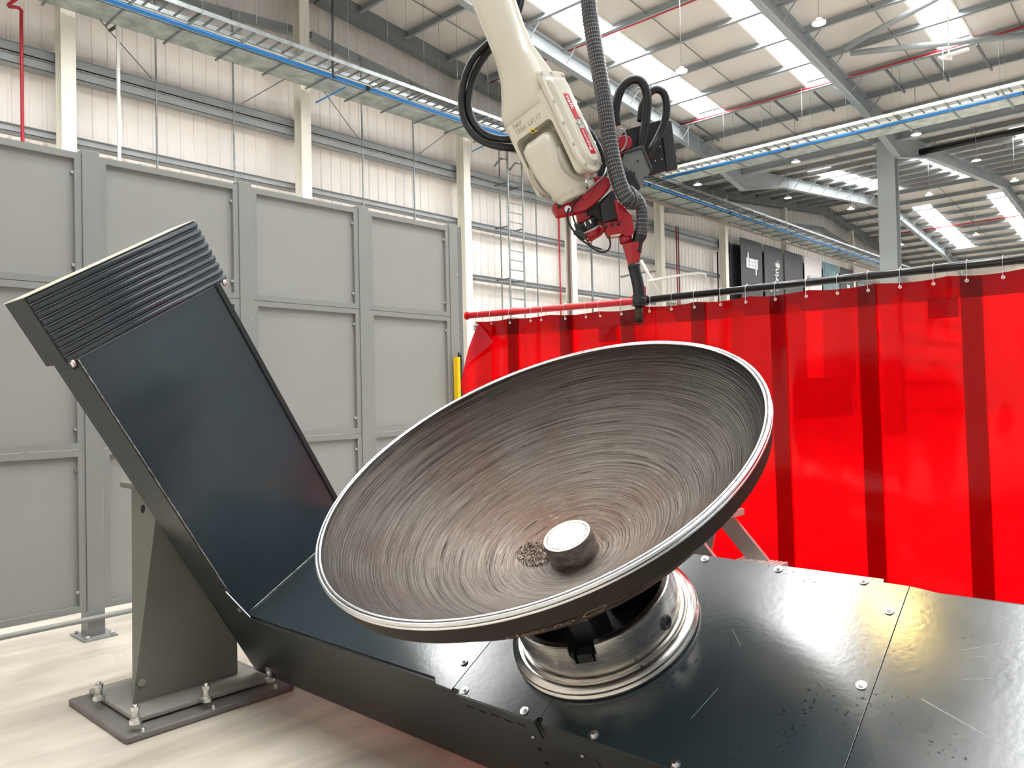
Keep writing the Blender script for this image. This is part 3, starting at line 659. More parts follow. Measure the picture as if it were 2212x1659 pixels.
MB().fbox(PO,AX,(-2.86,-.61,B1),(-2.505,.492,B1+.004)).build('top_edge',mat('edge_glint_cream',srgb(190,188,170),.4),bel)  # cream colour paints in the light reflected along the top edge
MB().fbox(PO,AX,(-2.80,-.58,B0-.05),(-2.55,-.50,B0)).build('clamp_block',darkpl,T)
for uv in ((-2.515,-.575),(-2.515,.465)): MB().cyl(mf(uv[0],uv[1],B0-.03),mf(uv[0],uv[1],B0+.01),.012,10).build('bolt',zinc,T)
def hexbolt(O,ax,parent,s_=1.,name='hex_bolt'):
    e3=ax[2]; b=MB().cyl(O,O+e3*.004*s_,.017*s_,20).build('washer',zinc,parent)
    k=MB().cyl(O+e3*.004*s_,O+e3*.013*s_,.0095*s_,6,smooth=False); k.cyl(O+e3*.004*s_,O+e3*.006*s_,.012*s_,16); k.build(name,zinc,b)
e=(Uu,Vv,Nn)
for p in ((1523,1208),(1682,1230),(1866,1256),(1921,1320),(1861,1481),(1002,1430),(1004,1492),(1133,1536),(1283,1588),(1458,1651)):
    u,v=onP(p,.003); hexbolt(mf(u,v,.003),e,T,.95)
for p in ((1153,1590),(1259,1631)):
    X=onpl(p,mf(0,-.552,0),Vv); MB().cyl(X,X-Vv*.008,.007,10).build('screw',zinc,T)
for p in ((1166,1619),(1182,1650)):
    X=onpl(p,mf(0,-.552,0),Vv); MB().cyl(X+Vv*.002,X-Vv*.002,.009,10).build('hole',holem,T)
# ---- chuck
CH=thing('rotary_chuck','turned bright steel chuck ring with slot and socket screws on the positioner cover','chuck',mf(0,0,.003),rot=ROT)
EX=(Uu,Vv,Nn)
fl_=[(.0,.004),(.442,.004),(.452,.012),(.452,.026),(.443,.030),(.443,.036),(.449,.040),(.446,.052),(.425,.056),(.422,.060),(.40,.060),(.396,.056),(.388,.056),(0,.056)]
MB().lathe(PO,EX,[(a*r,b*r) for a,b in fl_],128).build('flange',chuckm,CH)
ring=MB(); seg=960; pr=[(.384,.056),(.386,.20),(.380,.236),(.374,.24),(.350,.24),(.346,.23),(.346,.058)]
slot=math.atan2(*reversed([0,0])) if 0 else None
# slot direction towards the viewer/bottom
sx=onP((1262,1397),.2); sa=math.atan2(sx[1],sx[0])
vs=[];fs=[];np_=len(pr)
def prof_at(a):
    d=abs((a-sa+math.pi)%(2*math.pi)-math.pi)
    return pr if d>.155 else [(x,min(z,.155 if d<.12 else .19)) for x,z in pr]
for k in range(seg):
    a=2*math.pi*k/seg; e_=Uu*math.cos(a)+Vv*math.sin(a)
    vs+=[PO+e_*(x*r)+Nn*(z*r) for x,z in prof_at(a)]
for k in range(seg):
    k2=(k+1)%seg
    for i in range(np_): j=(i+1)%np_; fs.append((k*np_+i,k2*np_+i,k2*np_+j,k*np_+j))
ring.add(vs,fs)
ro=ring.build('socket_ring',chuckm,CH)
for p_ in ro.data.polygons: p_.use_smooth=True
ro.modifiers.new('es','EDGE_SPLIT').split_angle=math.radians(25)
MB().lathe(PO,EX,[(0,.059*r),(.3445*r,.059*r),(.3445*r,.15*r)],96).build('ring_shade_liner',mat('socket_shade_black',(.008,.008,.009),.6),CH)  # black liner added, its colour standing in for shade inside the ring
# slot jaw
e1=Uu*math.cos(sa)+Vv*math.sin(sa); e2=-Uu*math.sin(sa)+Vv*math.cos(sa)
MB().fbox(PO,(e1*r,e2*r,Nn*r),(.335,-.03,.12),(.383,.035,.20)).build('jaw_block',blackpl,CH)
jw=MB().fbox(PO,(e1*r,e2*r,Nn*r),(.05,-.05,.06),(.29,.05,.345)).build('jaw',blackpl,CH,bevel=.003)
MB().fbox(PO,(e1*r,e2*r,Nn*r),(.291,-.045,.30),(.295,.045,.315)).build('jaw_tooth',alu,jw)
MB().fbox(PO,(e1*r,e2*r,Nn*r),(.291,-.045,.325),(.295,.045,.34)).build('jaw_tooth',alu,jw)
for k in (1,2):
    a=sa+k*2*math.pi/3; q1=Uu*math.cos(a)+Vv*math.sin(a); q2=-Uu*math.sin(a)+Vv*math.cos(a)
    MB().fbox(PO,(q1*r,q2*r,Nn*r),(.05,-.05,.06),(.29,.05,.345)).build('jaw',blackpl,CH,bevel=.003)
# socket screw on ring side & small screws on flange, holes inside
def onring(p,rad,n):
    best=None
    for k in range(720):
        a=math.pi*2*k/720; X=PO+(Uu*math.cos(a)+Vv*math.sin(a))*(rad*r)+Nn*(n*r)
        d=X-EYE; sxp=(CX+F*d.dot(RT)/d.dot(FW),CY+F*d.dot(DN)/d.dot(FW)); nrm=(Uu*math.cos(a)+Vv*math.sin(a))
        if nrm.dot(d)>0: continue
        q=(sxp[0]-p[0])**2+(sxp[1]-p[1])**2
        if best is None or q<best[0]: best=(q,a,X,nrm)
    return best
_,a,X,nr_=onring((1440,1345),.386,.13)
t1=MB().lathe(X-nr_*.004,(nr_.orthogonal().normalized(),nr_.cross(nr_.orthogonal().normalized()),nr_),[(0,.006),(.012,.006),(.013,.012),(.024,.012),(.028,.003)],24).build('socket_plug',blackpl,CH)
MB().cyl(X+nr_*.0,X+nr_*.0025,.012,6).build('hex_recess',holem,t1)
for p in ((1387,1441),):
    u,v=onP(p,.06); O=mf(u,v,.058); MB().cyl(O,O+Nn*.004,.006,12).build('grub_screw',holem,CH)
for p in ((1340,1354),(1172,1383)):
    best=None
    for k in range(720):
        a=math.pi*2*k/720; nrm=(Uu*math.cos(a)+Vv*math.sin(a)); X=PO+nrm*(.346*r)+Nn*(.15*r); d=X-EYE
        if nrm.dot(d)<0: continue
        q=(CX+F*d.dot(RT)/d.dot(FW)-p[0])**2+(CY+F*d.dot(DN)/d.dot(FW)-p[1])**2
        if best is None or q<best[0]: best=(q,X,nrm)
    _,X,nrm=best; o1=nrm.orthogonal().normalized(); MB().lathe(X-nrm*.001,(o1,nrm.cross(o1),-nrm),[(.017,0),(.0185,.001),(.020,0)],24).build('hole_rim',chuckm,CH)
# ---- dish
dish_out.node_tree.nodes['Principled BSDF'].inputs['Specular IOR Level'].default_value=.06
DISH=thing('steel_dish','large rusty turned steel bowl with bright rim and centre boss, tilted on the chuck','steel bowl',mf(0,0,.979),rot=ROT)
DO=mf(0,0,.979)
def dp(rho,H,q,R=1.): x=min(1.,rho/R); return -H*(1-x**q)**(1/q)
Nn_=90
inner=[]; outer=[]
for k in range(Nn_+1):
    t=math.sin(math.pi/2*k/Nn_); inner.append((t*.972,dp(t*.972,.564,1.5,.972)-.004)); outer.append((t*.995,dp(t*.995,.615,1.48,.995)-.012))
sc=lambda pr:[(a*r,b*r) for a,b in pr]
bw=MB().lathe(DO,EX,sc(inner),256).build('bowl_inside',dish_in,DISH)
MB().lathe(DO,EX,sc(outer),256).build('bowl_outside',dish_out,DISH)
dkr=mat('rim_groove_dark',(.05,.048,.045),.4,.7)
def ringp(name,pr,m_): return MB().lathe(DO,EX,sc(pr),256).build(name,m_,DISH)
ringp('rim',[(.972,-.004),(.974,0),(.982,.001),(.9825,-.002)],bright)
ringp('rim_groove',[(.9815,-.003),(.9875,-.003)],dkr)
ringp('rim',[(.987,-.004),(.987,.0),(.997,0),(1.,-.004),(1.,-.011),(.996,-.0125)],bright)
ringp('rim_groove',[(.9965,-.011),(.9965,-.017)],dkr)
ringp('rim',[(.996,-.0155),(1.0,-.017),(1.0,-.024),(.996,-.026)],bright)
ringp('rim_band',[(.994,-.024),(.991,-.05),(.987,-.07),(.980,-.10)],mat('rim_band_steel',(.028,.022,.018),.6,.0,spec=.15))  # dark brown band of steel below the rim
HN=.536-.979
hub=MB().lathe(DO,EX,sc([(.118,-.575),(.116,-.50),(.113,HN-.006),(.110,HN)]),96).build('boss',hubside,DISH)
MB().lathe(DO,EX,sc([(.110,HN),(.0,HN+.0005)]),96).build('boss_face',hubtop,hub)
st=MB()
for k in range(46):
    a=2*math.pi*k/46; 
    if k%7==3: continue
    e1_=Uu*math.cos(a)+Vv*math.sin(a); e2_=-Uu*math.sin(a)+Vv*math.cos(a); O=DO+Nn*((HN+.0008)*r)+e1_*(.094*r)
    st.fbox(O,(e1_,e2_,Nn),(-.004,-.0007,0),(.004,.0007,.0004))
    if k%2: st.fbox(O,(e1_,e2_,Nn),(-.0007,-.0025,0),(.0007,.0025,.0004))
st.build('stamped_marks',mat('stamp',(.2,.19,.17),.6),hub)
# puddle of chips beside the boss
ch=thing('metal_swarf','patch of dark metal chips lying beside the boss inside the bowl','swarf',DO+Nn*(-.55*r),rot=ROT)
hu,hv=[(lambda X:((X-DO).dot(Uu)/r,(X-DO).dot(Vv)/r))(onpl(p,mf(0,0,.979-.545),Nn)) for p in ((1160,1203),)][0]
mb=MB()
for k in range(900):
    a=random.uniform(0,6.283); q=math.sqrt(random.random())*.095; u=hu+math.cos(a)*q*1.0; v=hv+math.sin(a)*q*.9; rho=math.hypot(u,v)
    if rho<.121: continue
    z=dp(rho,.564,1.5,.972)-.004+.001; O=DO+Uu*(u*r)+Vv*(v*r)+Nn*(z*r); ee=V((random.gauss(0,1),random.gauss(0,1),random.gauss(0,1))).normalized(); g=ee.orthogonal().normalized()
    l=random.uniform(.002,.005); mb.add([O-ee*l,O+ee*l,O+g*l*.6+Nn*.003],[(0,1,2)])
o=mb.build('chips',mat('chip_metal',(.16,.14,.12),.35,.7,.8,200),ch); o['kind']='stuff'; ch['kind']='stuff'
# chalk writing on the outside
def chalk(v0,txt,px,size):
    # find surface point of outer bowl for pixel
    rr=ray(px).normalized(); best=None
    for k in range(4000):
        t=1.6+k*.0006; X=EYE+rr*t-DO; n=X.dot(Nn)/r; rho=(X-Nn*(n*r)).length/r
        if rho<.99:
            g=dp(rho,.615,1.48,.995)-.012-n
            if g<0 and n<-.02 and best is None: best=(abs(g),rho,math.atan2(X.dot(Vv),X.dot(Uu)))
    return best
bq=chalk(0,'',(1195,1350),.05)
if bq:
    _,rho0,a0=bq
    def fn(v):
        s=v.x; t=v.y; rho=rho0+t*.8; a=a0+s/rho0; n=dp(rho,.615,1.48,.995)-.016
        return DO+(Uu*math.cos(a)+Vv*math.sin(a))*(rho*r)+Nn*((n-.004)*r)
    text('chalk_writing','Heat no C2',mat('chalk',(.20,.15,.10),.8),DISH,None,XX,ZZ,.075,.0,shear=.3,align='CENTER',fn=fn)
# ---- pillar
PL=thing('positioner_pillar','olive grey tapered steel pedestal bolted on stacked base plates at left','pedestal',(1.95,4.3,0))
z0=.075; zt=1.15
b_=[(1.656,4.20,z0),(2.228,4.19,z0),(2.20,4.60,z0),(1.80,4.57,z0)]; t_=[(1.80,4.19,zt),(2.228,4.19,zt),(2.20,4.57,zt),(1.81,4.57,zt)]
mb=MB().add(b_+t_,[(0,3,2,1),(4,5,6,7),(0,1,5),(0,5,4),(1,2,6,5),(2,3,7,6),(3,0,7),(0,4,7)]); mb.build('body',pillar_m,PL)
MB().box((1.76,4.20,zt),(2.25,4.60,zt+.03)).build('cap',pillar_m,PL,bevel=.003)
O=hit((313,1100),0,1.80); 
O=onpl((313,1100),V((1.80,4.35,1.)),V((1,0.02,-.0)))
MB().cyl(O+V((-.012,0,0)),O+V((.0,0,0)),.024,24).build('hole',holem,PL)
O=hit((306,1474),1,4.19); MB().cyl(O+V((0,-.004,0)),O,.02,24).build('plug',mat('plug_grey',srgb(140,138,122),.5),PL)
MB().cyl((2.08,4.14,.98),(2.08,4.19,.98),.13,40).build('bearing',darkpl,PL)
MB().box((1.50,3.89,0),(2.41,4.66,.036)).build('lower_plate',plate_m,PL,bevel=.012,seg=3)
MB().box((1.59,4.0,.045),(2.33,4.62,.073)).build('upper_plate',mat('upper_plate_grey',srgb(142,138,132),.5,0,.2,8.),PL,bevel=.008)
for p in ((214,1512),(293,1563),(446,1515),(582,1472)):
    A=hit(p,2,.073); A=V((A.x,A.y,.073))
    b1=MB().cyl(A,A+ZZ*.022,.030,6,smooth=False).build('levelling_nut',zinc,PL,bevel=.002)
    q=MB().cyl(A+ZZ*.02,A+ZZ*.066,.017,20); q.cyl(A+ZZ*.02,A+ZZ*.03,.023,20); q.build('stud',alu,b1)
    q=MB().cyl(A+ZZ*.064,A+ZZ*.082,.021,6,smooth=False); q.cyl(A+ZZ*.082,A+ZZ*.094,.010,12); q.build('top_nut',zinc,b1)
for p in ((309,1581),(461,1532),(595,1487)):
    A=hit(p,2,.036); A=V((A.x,A.y,.036)); q=MB().cyl(A,A+ZZ*.014,.012,6,smooth=False); q.cyl(A+ZZ*.014,A+ZZ*.022,.006,10); q.build('plate_bolt',zinc,PL)
# ================================================================== SCREEN
RZ=2.2
RL=V((3.939,4.014,RZ)); RM=V((4.217,2.743,RZ)); RR=V((4.46,-.9,RZ))
def rodpt(px): # point on the rod path in the vertical plane of the pixel column
    rr=ray((px,650)); best=None
    for A,B in ((RL+(RL-RM)*.05,RM),(RM,RR)):
        d=B-A; den=d.x*rr.y-d.y*rr.x
        if abs(den)<1e-9: continue
        s_=(A.y*rr.x-A.x*rr.y)/den
        if -0.02<=s_<=1.02: return A+d*s_
    return None
def along(X): # path coordinate
    A,B=(RL,RM); 
    if X.y>RM.y: return (X-RL).dot((RM-RL).normalized())
    return (RM-RL).length+(X-RM).dot((RR-RM).normalized())
LM=(RM-RL).length; LT=LM+(RR-RM).length
def path(s_):
    if s_<LM: return RL+(RM-RL)*(s_/LM),(RM-RL).normalized()
    return RM+(RR-RM)*((s_-LM)/(LT-LM)),(RR-RM).normalized()
tag(MB().cyl(RL,RM,.022,20).cyl(RL+(RL-RM).normalized()*.012,RL,.03,20).build('screen_rod',redrod),'red painted tube rail with flanged end carrying the left part of the welding screen','rail')
tag(MB().cyl(RM,RR,.022,20).build('screen_rod',blackp),'glossy black tube rail carrying the right part of the welding screen','rail')
st_=thing('screen_stand','red upright stand with gusset behind the rail joint','stand',(RM.x+.05,RM.y,0))
pm=RM+V((.045,.02,0))
MB().box((pm.x,pm.y-.02,.01),(pm.x+.04,pm.y+.02,RZ+.10)).build('post',redp,st_)
MB().prism([(pm.x+.02,pm.y,RZ+.09),(pm.x+.02,pm.y,RZ),(pm.x+.02-.02,pm.y+.14,RZ)],V((.006,0,0))).build('gusset',redrod,st_)
MB().box((pm.x-.25,pm.y-.04,0),(pm.x+.35,pm.y+.04,.03)).build('foot',redp,st_)
MB().cyl(RM+V((.012,.05,0)),RM+V((.012,-.05,0)),.032,16).build('clamp',blackp,st_)
SC=thing('welding_screen','large translucent red vinyl welding curtain hanging behind the steel bowl','welding curtain',(4.25,2,.08))
ZT,ZB=2.158,.08
def wave(s_):
    amp=.018 if s_<1.6 else .006
    return amp*math.sin(s_*11+math.sin(s_*3.1)*2)+.004*math.sin(s_*23)
def topdz(s_): return -.012*abs(math.sin(s_*9.3))
def sheet(name,s0,s1,z0,z1,off,m_,lean=0.,parent=SC,nz=24,leftcut=False):
    n=max(4,int((s1-s0)/.02)); vs=[]
    for i in range(n+1):
        for j in range(nz+1):
            f=j/nz; z=z0+(z1-z0)*f; s_=s0+(s1-s0)*i/n+lean*(z1-z)
            P,T_=path(max(0.001,s_)); nn=V((-T_.y,T_.x,0)); nn=-nn if nn.x>0 else nn  # towards viewer (-X)
            w=wave(s_)*(.45+.55*f)
            zz=z+(topdz(s_) if z1>=ZT-.001 else 0)*f
            vs.append(V((P.x,P.y,zz))+nn*(w+off+.004*math.sin(z*7+s_*5)))
    fs=[(i*(nz+1)+j,(i+1)*(nz+1)+j,(i+1)*(nz+1)+j+1,i*(nz+1)+j+1) for i in range(n) for j in range(nz)]
    mb=MB().add(vs,fs,True); return mb.build(name,m_,parent)
bands=[1107,1221,1355,1508,1680,1873,2099]
bs=[along(rodpt(x)) for x in bands]
edges=[0.085]+bs+[LT]
hw=.048
for i in range(len(edges)-1):
    a=edges[i]-(hw if i else 0); b=edges[i+1]+(hw if i<len(edges)-2 else 0)
    p_=sheet('vinyl_strip',a,b,ZB,ZT,.006*(i%2),vin,.008)
    sheet('hem',a,b,ZT-.115,ZT-.0005,.006*(i%2)+.0025,vinh,.008,parent=p_,nz=4)
for i,sb in enumerate(bs): sheet('overlap_seam',sb-hw*.95,sb+hw*.95,ZB,ZT-.001,.003+.006*((i+1)%2)*0+.012,vinyl('red_vinyl_dark',(.6,.003,.01),(.40,.002,.006),.5) if i==0 else bpy.data.materials['red_vinyl_dark'],.008)
def patch(p,w,h):
    X=rodpt(p[0]); s_=along(X); z=EYE.z+ (X-EYE).dot(FW)*0
    rr=ray(p); t=(X.x)/rr.x; z=EYE.z+rr.z*t
    sheet('label_pocket',s_-w/2,s_+w/2,z-h/2,z+h/2,.018,vinh,0,nz=4)
patch((1312,722),.13,.10); patch((2038,666),.135,.10)
# folded-over corner flap
c0=hit((1032,697),0,path(.12)[0].x-.02); 
fl=[(1032,697),(1066,738),(1030,768),(1000,803)]
X0f=rodpt(1035); 
def fpt(p,off): 
    P,T_=path(.1); nn=V((-T_.y,T_.x,0)); nn=-nn if nn.x>0 else nn; return onpl(p,P+nn*off,nn)
vs=[fpt((1033,697),.04),fpt((1066,738),.075),fpt((1046,757),.07),fpt((1022,776),.06),fpt((1001,800),.045),fpt((1012,752),.05)]
MB().add(vs,[(0,1,2),(0,2,5),(5,2,3),(5,3,4)]).build('folded_corner',vinf,SC)
vs=[fpt((1033,697),.03),fpt((1001,800),.03),fpt((995,830),.03),fpt((1002,862),.03),fpt((1008,1000),.03),fpt((1008,1300),.03),fpt((1062,1300),.03),fpt((1062,700),.03)]
MB().add(vs,[tuple(range(8))]).build('corner_strip',vin,SC)
# grommets and rings
ringpx=[1036,1062,1103,1151,1174,1222,1266,1296,1344,1409,1455,1503,1560,1615,1678,1745,1812,1878,1948,2020,2092,2170,2240]
for i,px in enumerate(ringpx):
    X=rodpt(px)
    if X is None: continue
    s_=along(X); P,T_=path(max(s_,.001)); nn=V((-T_.y,T_.x,0)); nn=-nn if nn.x>0 else nn
    g=P+nn*(wave(s_)+.02)+V((0,0,ZT-.035-RZ))
    A=[P+nn*.0+ZZ*.03, P+nn*.03+ZZ*.012, P+nn*.032-ZZ*.03, g+nn*.008, g-nn*.004-ZZ*.003, P-nn*.022-ZZ*.05, P-nn*.03+ZZ*.0, P+ZZ*.03]
    w='at the left end' if px<1100 else ('over the red rail' if px<1360 else ('on the black rail near the torch' if px<1560 else ('on the black rail in front of the banners' if px<1850 else 'on the black rail at right')))
    tag(MB().tube(A,.0014,6,step=.012).build('curtain_ring',zinc),'wire curtain hook %s, %s from left'%(w,ORD[i]),'curtain ring','wire rings holding the screen')
    MB().lathe(g+nn*.004,(T_,ZZ,nn),[(.004,0),(.006,.002),(.009,0)],14).build('grommet',zinc,SC)
# ================================================================== STEP LADDER
sl=thing('step_ladder','aluminium step ladder with ribbed treads standing between bowl and red screen','step ladder',(3.4,1.3,0))
slope=(1.765-1.552)/(.235)
def Ys(z): return 1.765-(1.035-z)*slope
xs=(3.18,3.58)
for x in xs:
    mb=MB(); 
    A=V((x,Ys(1.0)+.14,1.0)); B=V((x,Ys(0)+.14,.0)); mb.beam(A,B,.022,.085,up=V((0,1,1)).normalized()); mb.build('stile',alu,sl)
    mb=MB(); mb.beam(V((x,Ys(1.0)+.19,1.0)),V((x,Ys(1.)+.42,0)),.02,.06,up=YY); mb.build('rear_leg',alu,sl)
for i,z in enumerate((1.035,.8,.565,.33)):
    y1=Ys(z); mb=MB()
    n=10; dpt=.23 if i else .30
    mb.box((xs[0]-.02,y1,z-.03),(xs[1]+.02,y1+dpt,z-.004))
    for k in range(n): mb.box((xs[0]-.02,y1+dpt*k/n,z-.004),(xs[1]+.02,y1+dpt*(k+.55)/n,z))
    mb.build('tread' if i else 'platform',alur,sl)
# ================================================================== ROBOT
D0=2.45
def cv(x,y,z): return RT*x+DN*y+FW*z
ax_=cv(.42,.9075,0).normalized(); s0=cv(.9075,-.42,0).normalized(); f0=-FW
ph=math.radians(39)
N1=(f0*math.cos(ph)-s0*math.sin(ph)).normalized(); N2=(f0*math.sin(ph)+s0*math.cos(ph)).normalized()
E1=-N1.cross(ax_)  # equals +-N2
RBT=thing('robot_arm','cream industrial welding robot forearm reaching down from the top of the picture','robot arm',dep((1110,120),D0))
pxm=F/D0
def sect(cpx,w1,w2,ex,dd=0.,A=ax_,off=0):
    # superellipse section, w1 along N2 dir(front face width), w2 along N1
    C_=dep(cpx,D0+dd); a1=N2; a2=N1; out=[]; n=36
    if A is not ax_:
        a2=(N1-A*N1.dot(A)).normalized(); a1=(N2-A*N2.dot(A)-a2*N2.dot(a2)).normalized()
    for k in range(n):
        t=2*math.pi*k/n; cc,ss=math.cos(t),math.sin(t)
        out.append(C_+a1*(math.copysign(abs(cc)**(2/ex),cc)*w1)+a2*(math.copysign(abs(ss)**(2/ex),ss)*w2))
    return out
def loft(secs):
    n=len(secs[0]); vs=sum(secs,[]); fs=[(i*n+k,i*n+(k+1)%n,(i+1)*n+(k+1)%n,(i+1)*n+k) for i in range(len(secs)-1) for k in range(n)]
    mb=MB().add(vs,fs,True); mb.add(secs[0],[tuple(range(n))[::-1]]); mb.add(secs[-1],[tuple(range(n))]); return mb
au=cv(.385,.92,0).normalized()
W1,W2=.093,.072
fo=loft([sect((1020,-130),.070,.072,2.,.02,au),sect((1062,-10),.067,.068,2.,.01,au),sect((1092,70),.062,.062,2.,0,au),sect((1112,120),.064,.06,2.1,0,au),sect((1128,155),.074,.064,2.4,0),sect((1140,190),.086,.072,3.2,0),sect((1148,225),W1,W2,5,0),sect((1158,247),W1,W2,7,0)]).build('forearm',robw,RBT)
# body as a box with rounded edges and a pocket cut from the front
C0=dep((1158,240),D0); BL=.255
bax=(N2,ax_,N1)   # width, length, depth
bmb=MB().fbox(C0,bax,(-W1,-.03,-W2),(W1,BL,W2))
# chamfer the lower end by moving points
body=bmb.build('body',robw,RBT)
b=body.modifiers.new('b','BEVEL'); b.width=.02; b.segments=4
cut=MB().fbox(C0,bax,(-W1+.022,.065,.0),(W1-.018,BL+.1,W2+.05)).build('cutter',robd)
b=cut.modifiers.new('b','BEVEL'); b.width=.016; b.segments=4; bake(cut)
bo=body.modifiers.new('bo','BOOLEAN'); bo.operation='DIFFERENCE'; bo.object=cut; bo.solver='EXACT'
bake(body); bpy.data.objects.remove(cut)
for p in body.data.polygons: p.use_smooth=True
body.modifiers.new('es','EDGE_SPLIT').split_angle=math.radians(30)
# end rounding of fork cheeks
# wrist in the pocket
wr=MB(); 
def bp(x,y,z): return C0+N2*x+ax_*y+N1*z
def rsec(y,w,z0,z1,ex=4,xo=0):
    out=[];n=32
    for k in range(n):
        t=2*math.pi*k/n;cc,ss=math.cos(t),math.sin(t)
        out.append(bp(xo+math.copysign(abs(cc)**(2/ex),cc)*w,y,(z0+z1)/2+math.copysign(abs(ss)**(2/ex),ss)*(z1-z0)/2))
    return out
w_=loft([rsec(.088,.030,.0,.055,3),rsec(.095,.048,.0,.085,3.5),rsec(.112,.056,-.02,.104,4),rsec(.135,.056,-.03,.110,4),rsec(.20,.054,-.04,.108,4),rsec(.24,.052,-.045,.10,3.5),rsec(.262,.052,-.045,.085,2.6),rsec(.27,.056,-.045,.083,2.2),rsec(.285,.056,-.045,.083,2.2),rsec(.287,.050,-.04,.078,2.1),rsec(.298,.048,-.038,.076,2.),rsec(.305,.040,-.03,.07,2.)]).build('wrist',robw,RBT)
for p in w_.data.polygons: p.use_smooth=len(p.vertices)<5
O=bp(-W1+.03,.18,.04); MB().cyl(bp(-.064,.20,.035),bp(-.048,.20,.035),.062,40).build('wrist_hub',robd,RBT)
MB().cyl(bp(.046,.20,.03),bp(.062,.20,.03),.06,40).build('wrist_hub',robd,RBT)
# cover plate on side face (normal N2)
def stad(rx,y0,y1,zc,xo,n=14,top=.016):
    pts=[]
    for k in range(n+1):
        a=math.pi*k/n; pts.append((math.cos(a)*rx,y1-rx+math.sin(a)*rx))
    # top corners slightly rounded
    for q,cx_ in ((math.pi,-rx+top),(1.5*math.pi,rx-top)):
        for k in range(5):
            a=q+math.pi/2*k/4; pts.append((cx_+math.cos(a)*top,y0+top+math.sin(a)*top))
    return [bp(xo,y,zc+x) for x,y in pts]
cv1=MB().prism(stad(.070,-.075,.262,0,W1-.004),N2*.014).build('cover_flange',robw,RBT,bevel=.003)
base=stad(.053,-.052,.244,0,W1+.010); topp=stad(.043,-.040,.234,0,W1+.024)
n=len(base); mb=MB().add(base+topp,[(i,(i+1)%n,(i+1)%n+n,i+n) for i in range(n)]+[tuple(range(n,2*n))]); cv2=mb.build('cover_dome',robw,cv1,bevel=.004)
for z,y in ((.061,-.062),(-.061,-.062),(.0,-.066),(.0625,.03),(.0625,.10),(.0625,.17),(-.0625,.03),(-.0625,.10),(-.0625,.17),(.046,.236),(-.042,.240)):
    o_=bp(W1+.009,y,z); MB().cyl(o_,o_+N2*.005,.0055,12).build('cover_screw',alu,cv1)
XL=W1+.0243
lab1=MB().fbox(C0,(N2,ax_,N1),(XL,.012,-.014),(XL+.001,.096,.014)).build('label_patch',labelred,cv2)
lab2=MB().fbox(C0,(N2,ax_,N1),(XL,.128,-.014),(XL+.001,.212,.014)).build('label_patch',labelred,cv2)
text('lettering','valk',white,lab1,bp(XL+.0015,.018,.001),ax_,-N1,.0295,.0004)
text('lettering','welding',white,lab2,bp(XL+.0015,.132,.001),ax_,-N1,.0225,.0004)
em=MB()
for pts in ([(-.012,.088),(-.018,.10),(-.010,.112),(.004,.116),(.014,.112)],[(-.012,.088),(0,.092),(.008,.102),(.012,.118),(.014,.135)],[(.0,.098),(.010,.108),(.022,.112)],[(-.018,.10),(-.022,.115),(-.022,.135),(-.020,.15)]):
    em.tube([bp(XL+.001,y,z) for z,y in pts],.0011,5,step=.005)
em.build('emblem',mat('emblem_grey',(.25,.26,.28),.4),cv2)
# embossed lettering on front face
tx=N2
text('embossed_text','OAP',robd,body,bp(-.058,.024,W2+.0005),N2,-ax_,.018,.0012)
text('embossed_text','120A D/117',robd,body,bp(-.058,.043,W2+.0005),N2,-ax_,.0215,.0012)
tri=[bp(-.035,.074,W2-.078),bp(-.035,.092,W2-.078),bp(-.012,.090,W2-.078)]
A=dep((1146,282),D0-.09)
wl=MB().prism([dep((1144,277),D0-.083),dep((1148,288),D0-.083),dep((1164,283),D0-.083)],N1*.001).build('warning_label',yellow,body)
MB().prism([dep((1147,280),D0-.0845),dep((1149.5,286),D0-.0845),dep((1158,283),D0-.0845)],N1*.0006).build('warning_symbol',black,wl)
# ---------- torch and brackets
TT=thing('welding_torch','red and black welding torch head bolted below the robot wrist','welding torch',dep((1300,470),D0))
q=lambda a,b:(1150+a/3.949,180+b/3.949)
def pz(pts,d,th_,name,m_,parent=TT,bev=.003):
    P=[dep(q(*p),D0+d) for p in pts]; return MB().prism(P,FW*th_).build(name,m_,parent,bevel=bev)
pz([(165,1050),(215,1005),(330,1020),(400,965),(470,905),(540,850),(600,800),(650,790),(668,880),(560,1000),(450,1085),(210,1130)],-.02,.05,'mounting_bar',redmet,bev=.005)
pz([(405,960),(480,900),(540,850),(520,930),(450,1000)],-.026,.01,'bar_rib',redmet)
for p in ((230,1042),(460,900)): 
    O=dep(q(*p),D0-.028); MB().cyl(O,O+FW*.01,.007,14).build('bar_hole',black,TT)
O=dep(q(303,1070),D0-.03); MB().cyl(O,O+FW*.02,.010,16).build('eye_bolt',zinc,TT)
pz([(372,1095),(440,1080),(462,1150),(395,1190)],.0,.03,'stem',redmet)
d1=cv(.40,.86,.3).normalized()
O=dep(q(435,1145),D0+.01); 
MB().cyl(O,O+d1*.010,.022,32).build('sensor_flange',redmet,TT)
MB().cyl(O+d1*.008,O+d1*.042,.036,40).build('collision_sensor',blackpl,TT,bevel=.002)
MB().cyl(O+d1*.038,O+d1*.044,.0363,40).build('sensor_band',alu,TT)
lb=MB().fbox(O+d1*.026-FW*.0365,(d1,d1.cross(FW).normalized(),FW),(-.006,-.010,-.0005),(.006,.012,.0015)).build('sensor_label',white,TT)
MB().cyl(O+d1*.042,O+d1*.060,.038,40).build('clamp_ring',redmet,TT,bevel=.003)
pz([(470,1330),(520,1330),(600,1280),(640,1230),(600,1215),(540,1240)],.01,.04,'clamp_arm',redmet)
pz([(440,1065),(560,1015),(690,900),(585,1030),(605,1195),(470,1120)],.03,.05,'control_box_side',blackpl)
